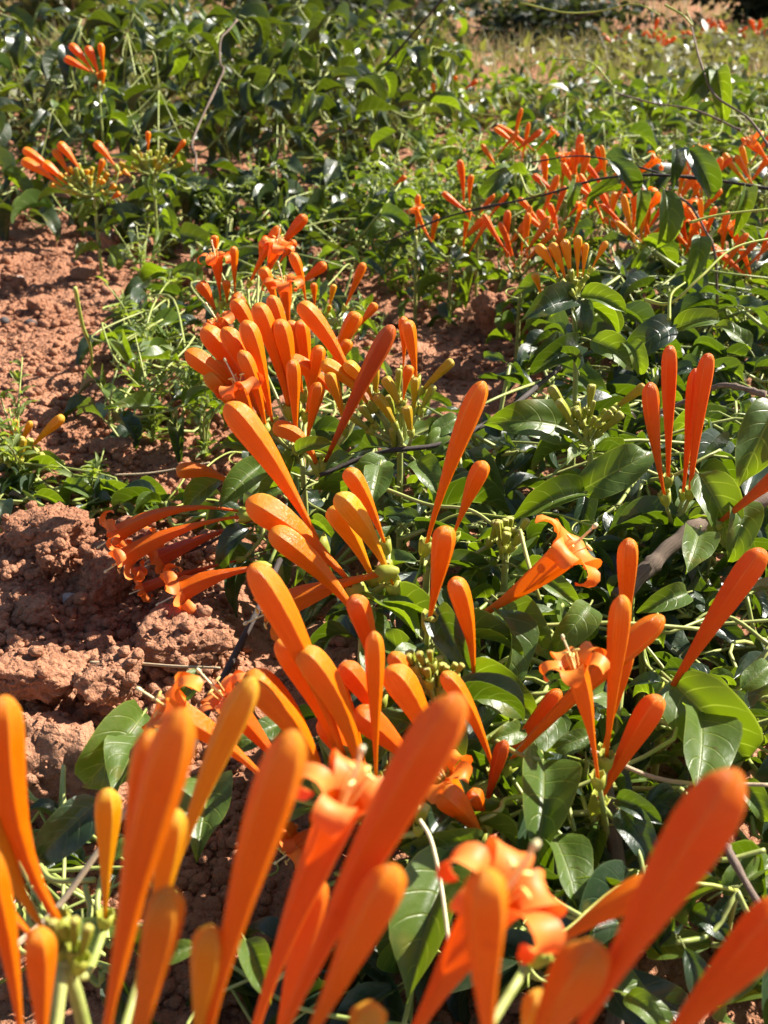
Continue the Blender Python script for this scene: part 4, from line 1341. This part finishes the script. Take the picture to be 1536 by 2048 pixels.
for pts, v in [
    ([(1185, 1590, .325), (1225, 1635, .315), (1275, 1700, .305), (1290, 1770, .30)], 'N'),
    ([(940, 1252, .38), (1060, 1252, .375), (1230, 1246, .375), (1400, 1258, .38)], 'N'),
    ([(1045, 1385, .35), (1075, 1388, .35), (1120, 1382, .35)], 'N'),
    ([(1060, 1780, .295), (1120, 1825, .29), (1170, 1838, .285), (1110, 1800, .29), (1130, 1782, .30)], 'N'),
    ([(1040, 1060, .40), (1055, 1120, .39), (1070, 1170, .38), (1080, 1200, .38)], 'R'),
    ([(700, 950, .46), (790, 985, .455), (860, 1010, .45), (940, 1020, .44), (1000, 1060, .43)], 'R'),
    ([(1360, 1640, .31), (1400, 1690, .30), (1440, 1720, .30), (1530, 1700, .30)], 'N'),
    ([(60, 1690, .30), (80, 1730, .29), (110, 1760, .285), (190, 1760, .28)], 'L'),
    ([(170, 1770, .28), (180, 1830, .275), (150, 1870, .27), (140, 1920, .265)], 'L'),
    ([(205, 1750, .28), (195, 1800, .275), (200, 1850, .27)], 'L'),
    ([(980, 1475, .33), (1040, 1510, .32), (1080, 1520, .32)], 'N'),
    ([(960, 1640, .31), (1000, 1620, .31), (1010, 1600, .315), (1060, 1590, .32)], 'N'),
    ([(1300, 960, .46), (1350, 950, .455), (1400, 920, .455), (1440, 900, .46)], 'R'),
]:
    strand('stem', pts, .0008, .0007, STALK, OWN[v][0], OWN[v][1], k=6)

strand('woody_stem', [(1240, 1200, .43), (1290, 1140, .435), (1345, 1090, .44), (1400, 1052, .445), (1500, 1010, .46), (1600, 960, .47)], .0034, .0030, WOOD, None, None, 'thick grey brown woody stem slanting up among the leaves', 'stem', 40, 0.25, 10)
strand('woody_stem', [(1205, 1540, .345), (1222, 1640, .34), (1236, 1760, .335), (1238, 1900, .325), (1225, 2080, .31)], .0022, .0028, WOOD, None, None, 'upright brown woody stem below the star flower', 'stem', 36, 0.25, 9)
strand('woody_stem', [(375, 1520, .36), (420, 1410, .37), (470, 1310, .385), (520, 1210, .40), (560, 1120, .43)], .0014, .0012, DARKWOOD, None, None, 'thin black shining stem between the wedge clod and orange buds', 'stem')
strand('woody_stem', [(480, 1050, .47), (420, 1085, .475), (360, 1110, .485)], .0008, .0005, DARKWOOD, None, None, 'thin dark stalk lying behind the drooping coral flowers', 'stem')
strand('dead_twig', [(474, 40, 1.22), (458, 60, 1.21), (442, 78, 1.20), (440, 125, 1.19), (448, 138, 1.19), (437, 165, 1.18), (400, 245, 1.15), (384, 290, 1.13), (392, 312, 1.13), (390, 345, 1.12)], .0009, .0013, WOOD, None, None, 'pale bent dead twig standing in the far hedge', 'twig', 36, 0.4)
strand('dead_twig', [(1530, 790, .50), (1450, 770, .51), (1400, 790, .52), (1310, 830, .53)], .0014, .001, WOOD, None, None, 'brown twig lying behind the tallest coral buds', 'twig', 30, 0.4)
strand('dead_twig', [(770, 130, 1.05), (830, 62, 1.0), (910, -30, .95)], .0011, .0009, DARKWOOD, None, None, 'dark thin stem rising out of the top edge', 'twig')
strand('dead_twig', [(1450, 1690, .30), (1500, 1780, .29), (1560, 1880, .28)], .0012, .001, WOOD, None, None, 'thin brown twig at the edge below the long crossing bud', 'twig', 30, 0.4)
strand('dead_twig', [(640, 950, .47), (760, 905, .475), (880, 888, .48), (1000, 830, .50), (1120, 735, .55)], .0010, .0012, DARKWOOD, None, None, 'dark runner passing behind the tall single bud', 'twig', 30, 0.4)
strand('dry_straw', [(180, 1325, .42), (260, 1326, .42), (345, 1332, .415), (440, 1336, .41)], .0007, .0005, STRAW, None, None, 'dry straw lying across the crumbly clod', 'straw')
strand('dry_straw', [(0, 690, .90), (60, 686, .90), (110, 690, .90)], .0011, .0007, STRAW, None, None, 'short dry straw on the open soil', 'straw')
strand('dry_straw', [(20, 1900, .262), (110, 1820, .27), (205, 1690, .275), (265, 1600, .28)], .0009, .0008, STRAW, None, None, 'pale straw slanting behind the yellow bud in the corner', 'straw')
strand('dry_straw', [(230, 950, .60), (310, 945, .60), (420, 925, .60)], .0006, .0005, STRAW, None, None, 'thin straw under the upright weed', 'straw')
strand('dry_straw', [(1180, 1500, .33), (1330, 1560, .325), (1540, 1570, .32)], .0008, .0006, STRAW, None, None, 'thin brown straw lying among the leaves', 'straw')
strand('fallen_style', [(840, 1640, .275), (862, 1680, .27), (880, 1760, .265), (893, 1850, .26), (897, 1890, .258)], .0005, .0005, STYLE, None, None, 'pale thread hanging from a green knob over the dark leaf', 'style')
strand('grass_stalk', [(185, 740, .82), (180, 690, .80), (165, 650, .78), (150, 575, .76)], .0010, .0016, TENDRIL, None, None, 'pale green shoot tip curling over the open soil', 'shoot')


for (px, py, dz, L_, lb) in [(302, 1178, 0.004, 0.011, 'torn coral petal fallen on the soil below the drooping trumpets'), (268, 1168, 0.003, 0.008, 'pale tipped petal scrap beside the fallen coral petal'),
                             (310, 608, 0.004, 0.012, 'small faded orange petal caught in the weedy strip'), (700, 1790, 0.004, 0.012, 'curled coral petal lying in the shaded hollow between the bottom stems')]:
    g = on_ground(px, py, 0.004)
    pm = MB()
    petal_mesh(pm, (0, 0, 0), np.array([0.8, 0.6, 0.05]), np.array([0.0, 0.1, 1.0]), L_, L_ * 0.5, 3.5, px)
    o = pm.build('fallen_petal', PETAL_R)
    o.location = (g.x, g.y, gz(g.x, g.y) + dz + 0.004)
    tag(o, lb, 'petal')

# ------------------------------------------------------------------ weeds
def weed(px, py, h, n_stems, label, seed, spread=0.5, leaf=(0.008, 0.016), density=1.0, mat=None, name='weed_plant'):
    r = random.Random(seed)
    g = on_ground(px, py, 0.0)
    g.z = gz(g.x, g.y) - 0.002
    t = empty(name, g)
    tag(t, label, 'weed')
    lb = MB()
    nodes = []
    for s in range(n_stems):
        sb = MB()
        a = r.uniform(0, 6.28)
        ln = r.uniform(0.1, 1) * spread
        top = g + Vector((math.cos(a) * ln * h, math.sin(a) * ln * h, h * r.uniform(0.6, 1.0)))
        m = (g + top) / 2 + Vector((-math.cos(a) * 0.12 * h, -math.sin(a) * 0.12 * h, 0.08 * h))
        P = spline([g, m, top], 12)
        tube(sb, P, np.linspace(0.0009, 0.0004, 12), 5)
        sb.build('stem', STALK, t, g)
        for i in range(int(h / 0.0042 * density)):
            q = r.uniform(0.12, 1.0)
            p = P[int(q * 11)] + np.array([r.uniform(-.002, .002) for _ in range(3)])
            an = r.uniform(0, 6.28)
            x = Vector((math.cos(an), math.sin(an), r.uniform(0.0, 0.9))).normalized()
            z = Vector((r.uniform(-.5, .5), r.uniform(-.5, .5), 1))
            z = (z - x * z.dot(x)).normalized()
            y = z.cross(x)
            L = r.uniform(*leaf) * (1.15 - 0.4 * q)
            mbv = WEED_V[r.randrange(5)]
            v = np.concatenate(mbv.v) * L
            M = np.array([x, y, z])
            lb.add(v @ M + p, mbv.f, np.concatenate(mbv.uv))
    o = lb.build('foliage', mat or LEAF_W, t, g)
    o['kind'] = 'stuff'
    return t


weed(310, 900, 0.075, 6, 'bushy grey green weed upright at the open soil edge', 1, 0.45)
weed(255, 720, 0.075, 4, 'thin weed with a pale stem on the open soil', 2, 0.6)
weed(345, 650, 0.055, 5, 'narrow leafed weed beside the smaller middle bunch', 3, 0.5)
weed(410, 930, 0.06, 4, 'low weed between the bushy weed and middle bunch', 4, 0.7)
weed(860, 620, 0.085, 7, 'light green weed at the sunlit soil gap', 5, 0.6)
weed(950, 560, 0.09, 7, 'light green weed behind the rounded shaded clod', 6, 0.6)
weed(770, 520, 0.10, 7, 'tall light green weed behind the gap of soil', 7, 0.5)
weed(1090, 620, 0.05, 4, 'small weed at the foot of the golden fan', 8, 0.6)
weed(760, 740, 0.05, 5, 'fine leafed weed behind the golden buds', 9, 0.7)
weed(280, 470, 0.07, 6, 'weed under the column of tiny buds', 10, 0.7)
weed(50, 1000, 0.075, 8, 'yellow green weed below the golden bud trio', 11, 0.7)
weed(190, 1020, 0.035, 4, 'small low weed along the bank crest', 12, 0.8)
weed(680, 440, 0.10, 6, 'pale weed in front of the vine mass', 13, 0.6)
weed(520, 480, 0.09, 6, 'weed with fine leaves behind the tall red tip', 14, 0.6)
weed(850, 400, 0.11, 7, 'yellow green weed in front of the far meadow', 15, 0.6)
weed(1000, 440, 0.09, 7, 'weed tangled below the arching runner', 16, 0.6)

weed(880, 520, 0.11, 8, 'yellow green weed around the slim upright bud', 17, 0.6, (0.010, 0.02))
weed(800, 590, 0.07, 7, 'low light weed at the near side of the soil gap', 18, 0.8)
weed(940, 480, 0.12, 8, 'tall light weed under the low end of the runner', 19, 0.6, (0.010, 0.02))
weed(1050, 500, 0.10, 8, 'light weed tangled with the coral buds beside the golden fan', 20, 0.6, (0.010, 0.02))
weed(720, 480, 0.10, 7, 'light weed in front of the tiny lone orange bud', 21, 0.6, (0.010, 0.02))
weed(640, 470, 0.08, 6, 'low light weed behind the tall red tip', 22, 0.7)
weed(430, 500, 0.08, 6, 'light weed above the open flowers of the smaller bunch', 23, 0.7)
weed(330, 760, 0.06, 6, 'broadest of the light weeds beside the biggest bunch', 24, 0.5)
weed(290, 600, 0.07, 5, 'light weed at the top of the weedy strip', 25, 0.6)
weed(390, 840, 0.07, 6, 'dense light weed under the left buds of the biggest bunch', 26, 0.7)
weed(1250, 420, 0.12, 7, 'light weed rising through the massed coral flowers', 27, 0.6, (0.012, 0.022))
weed(1450, 460, 0.12, 7, 'light weed rising near the edge behind the hanging leaves', 28, 0.6, (0.012, 0.022))

# ------------------------------------------------------------------ far meadow, shrubs and the dark wood edge
def leaf_cloud(centers, sizes, squash, seed, up=0.3):
    """many small leaf faces in one mesh: centers (n,3), leaf length sizes (n)"""
    r = np.random.default_rng(seed)
    n = len(centers)
    x = r.normal(size=(n, 3))
    x[:, 2] = x[:, 2] * 0.6 - 0.2
    x /= np.linalg.norm(x, axis=1)[:, None]
    z = r.normal(size=(n, 3)) * 0.8 + np.array([0, 0, up + 0.6])
    z -= x * np.sum(x * z, 1)[:, None]
    z /= np.linalg.norm(z, axis=1)[:, None]
    y = np.cross(z, x)
    s = np.asarray(sizes)[:, None]
    c = np.asarray(centers)
    a = c
    b1 = c + x * s * 0.45 + y * s * squash * 0.5 + z * s * 0.06
    b2 = c + x * s * 0.45 - y * s * squash * 0.5 + z * s * 0.06
    d = c + x * s - z * s * 0.16
    m = c + x * s * 0.5
    v = np.stack([a, b1, d, b2, m], 1).reshape(-1, 3)
    i = np.arange(n)[:, None] * 5
    f = np.concatenate([i + np.array([0, 4, 1]), i + np.array([1, 4, 2]), i + np.array([2, 4, 3]), i + np.array([3, 4, 0])])
    uv = np.tile(np.array([[0, .5], [.45, 1], [1, .5], [.45, 0], [.5, .5]]), (n, 1))
    return v, f, uv


def raw_mesh(name, v, f, uv, mat):
    me = bpy.data.meshes.new(name)
    me.vertices.add(len(v))
    me.vertices.foreach_set('co', np.asarray(v, np.float32).ravel())
    me.loops.add(f.size)
    me.loops.foreach_set('vertex_index', f.astype(np.int32).ravel())
    me.polygons.add(len(f))
    me.polygons.foreach_set('loop_start', np.arange(0, f.size, f.shape[1], dtype=np.int32))
    me.update(calc_edges=True)
    ul = me.uv_layers.new(name='UVMap')
    ul.data.foreach_set('uv', uv[f.ravel()].astype(np.float32).ravel())
    me.materials.append(mat)
    return me


LEAF_F = leaf_material('far_leaf', (0.085, 0.105, 0.035), (0.20, 0.20, 0.075), (0.24, 0.27, 0.03), 0.34, 0.4, 0.0)
LEAF_D = leaf_material('dark_far_leaf', (0.012, 0.022, 0.009), (0.030, 0.044, 0.015), (0.07, 0.10, 0.01), 0.18, 0.6, 0.0, 0.2)  # leaf colour darkened and dulled so the far corner reads as shade
DRYLEAF = leaf_material('dry_grass_blade', (0.17, 0.165, 0.06), (0.36, 0.31, 0.15), (0.30, 0.28, 0.09), 0.35, 0.6, 0.0)

rf = np.random.default_rng(99)
n = 26000
y = 2.0 + 7.5 * rf.uniform(size=n) ** 1.35
x = rf.uniform(-0.42, 0.42, n) * y * 1.15
p = np.stack([x, y, np.zeros(n)], 1)
patch = fbm(p * 1.3 + 3, 3)
keep = patch > -0.02 + 0.10 * smooth(3.0, 5.0, y)
x, y, patch = x[keep], y[keep], patch[keep]
hgt = (0.02 + 0.065 * np.clip(patch * 3 + 0.4, 0, 1)) * rf.uniform(0, 1, len(x)) ** 0.7
z = ground_z(x, y, False) + hgt
v, f, uv = leaf_cloud(np.stack([x, y, z], 1), (0.028 + 0.03 * rf.uniform(size=len(x))), 0.34, 5)
o = bpy.data.objects.new('undergrowth', raw_mesh('undergrowth', v, f, uv, LEAF_F))
col.objects.link(o)
tag(o, 'blurred low green undergrowth spreading to the far edge', None, None, 'stuff')

# dry grass
n = 12000
y = 2.4 + 8.0 * rf.uniform(size=n)
x = rf.uniform(-0.45, 0.45, n) * y
z = ground_z(x, y, False)
h = rf.uniform(0.03, 0.12, n)
lean = rf.normal(size=(n, 2)) * 0.35
b = np.stack([x, y, z], 1)
tp = b + np.stack([lean[:, 0] * h, lean[:, 1] * h, h], 1)
md = (b + tp) / 2 + np.stack([-lean[:, 0] * h * 0.15, -lean[:, 1] * h * 0.15, h * 0.05], 1)
sd = np.stack([np.cos(x * 99), np.sin(x * 99), np.zeros(n)], 1) * 0.0022
v = np.stack([b - sd, b + sd, md - sd * 0.8, md + sd * 0.8, tp], 1).reshape(-1, 3)
i = np.arange(n)[:, None] * 5
f = np.concatenate([i + np.array([0, 1, 3]), i + np.array([0, 3, 2]), i + np.array([2, 3, 4])])
uv = np.tile(np.array([[0, 0], [0, 1], [.5, 0], [.5, 1], [1, .5]]), (n, 1))
o = bpy.data.objects.new('dry_grass', raw_mesh('dry_grass', v, f, uv, DRYLEAF))
col.objects.link(o)
tag(o, 'sparse dry tan grass among the far undergrowth', None, None, 'stuff')


def shrub(x, y, w, h, label, seed, mat, n=1600, leaf=0.06, flowers=0, group=None):
    r = np.random.default_rng(seed)
    g = Vector((x, y, gz(x, y)))
    t = empty('shrub', g)
    tag(t, label, 'shrub', group)
    sb = MB()
    pts = []
    for s in range(9):
        a = r.uniform(0, 6.28)
        top = Vector((math.cos(a) * w * 0.42 * r.uniform(.3, 1), math.sin(a) * w * 0.42 * r.uniform(.3, 1), h * r.uniform(.55, .95)))
        P = spline([(0, 0, 0), (top.x * 0.4, top.y * 0.4, top.z * 0.6), top], 8)
        tube(sb, P, np.linspace(0.008, 0.003, 8) * max(1, h), 5)
        pts.append(P)
    sb.build('stem', WOOD, t, (0, 0, 0))
    cl = []
    lobes = [(P[int(r.uniform(2, 8))] + r.normal(size=3) * np.array([w * .12, w * .12, h * .08]), r.uniform(.12, .26)) for P in pts for _ in range(3)]
    for i in range(n):
        c, rad = lobes[i % len(lobes)]
        q = r.normal(size=3)
        q /= np.linalg.norm(q)
        c2 = c + q * rad * np.array([w, w, h]) * r.uniform(.5, 1.05)
        c2[2] = max(0.01, c2[2])
        cl.append(c2)
    v, f, uv = leaf_cloud(np.array(cl), leaf * r.uniform(.6, 1.2, n), 0.5, seed)
    o = bpy.data.objects.new('foliage', raw_mesh('foliage', v, f, uv, mat))
    col.objects.link(o)
    o.parent = t
    for i in range(flowers):
        c, rad = lobes[i % len(lobes)]
        b = Vector(c) + Vector((r.uniform(-.1, .1) * w, -rad * w * 0.8, rad * h * r.uniform(0, .8)))
        for q in range(4):
            flower(t, (0, 0, 0), 'r', b, b + Vector((r.uniform(-.05, .05), r.uniform(-.04, .02), r.uniform(.01, .06))), 0.012, (0, 0, 0), 0.5, calyx=False)
    return t


# far orange-flowered bushes and the wood edge that closes the view
shrub(0.84, 3.5, 0.55, 0.10, 'far bush dotted with orange flowers near the dark corner', 71, LEAF_F, 1300, 0.045, 9)
shrub(1.22, 4.1, 0.60, 0.09, 'far bush with orange flowers just under the dark corner', 72, LEAF_F, 1300, 0.045, 8)
shrub(1.56, 4.9, 0.75, 0.62, 'dark leaved bush added in place of tree shade in the corner', 73, LEAF_D, 4200, 0.06, 2)  # this bush and the next stand in for a tree's shadow
shrub(2.0, 5.2, 1.0, 0.75, 'dark leaved bush added for tree shade at the very edge behind the corner', 77, LEAF_D, 2600, 0.07)
shrub(0.55, 4.4, 0.9, 0.15, 'low brownish bush far off at the top middle', 74, LEAF_D, 1400, 0.05)
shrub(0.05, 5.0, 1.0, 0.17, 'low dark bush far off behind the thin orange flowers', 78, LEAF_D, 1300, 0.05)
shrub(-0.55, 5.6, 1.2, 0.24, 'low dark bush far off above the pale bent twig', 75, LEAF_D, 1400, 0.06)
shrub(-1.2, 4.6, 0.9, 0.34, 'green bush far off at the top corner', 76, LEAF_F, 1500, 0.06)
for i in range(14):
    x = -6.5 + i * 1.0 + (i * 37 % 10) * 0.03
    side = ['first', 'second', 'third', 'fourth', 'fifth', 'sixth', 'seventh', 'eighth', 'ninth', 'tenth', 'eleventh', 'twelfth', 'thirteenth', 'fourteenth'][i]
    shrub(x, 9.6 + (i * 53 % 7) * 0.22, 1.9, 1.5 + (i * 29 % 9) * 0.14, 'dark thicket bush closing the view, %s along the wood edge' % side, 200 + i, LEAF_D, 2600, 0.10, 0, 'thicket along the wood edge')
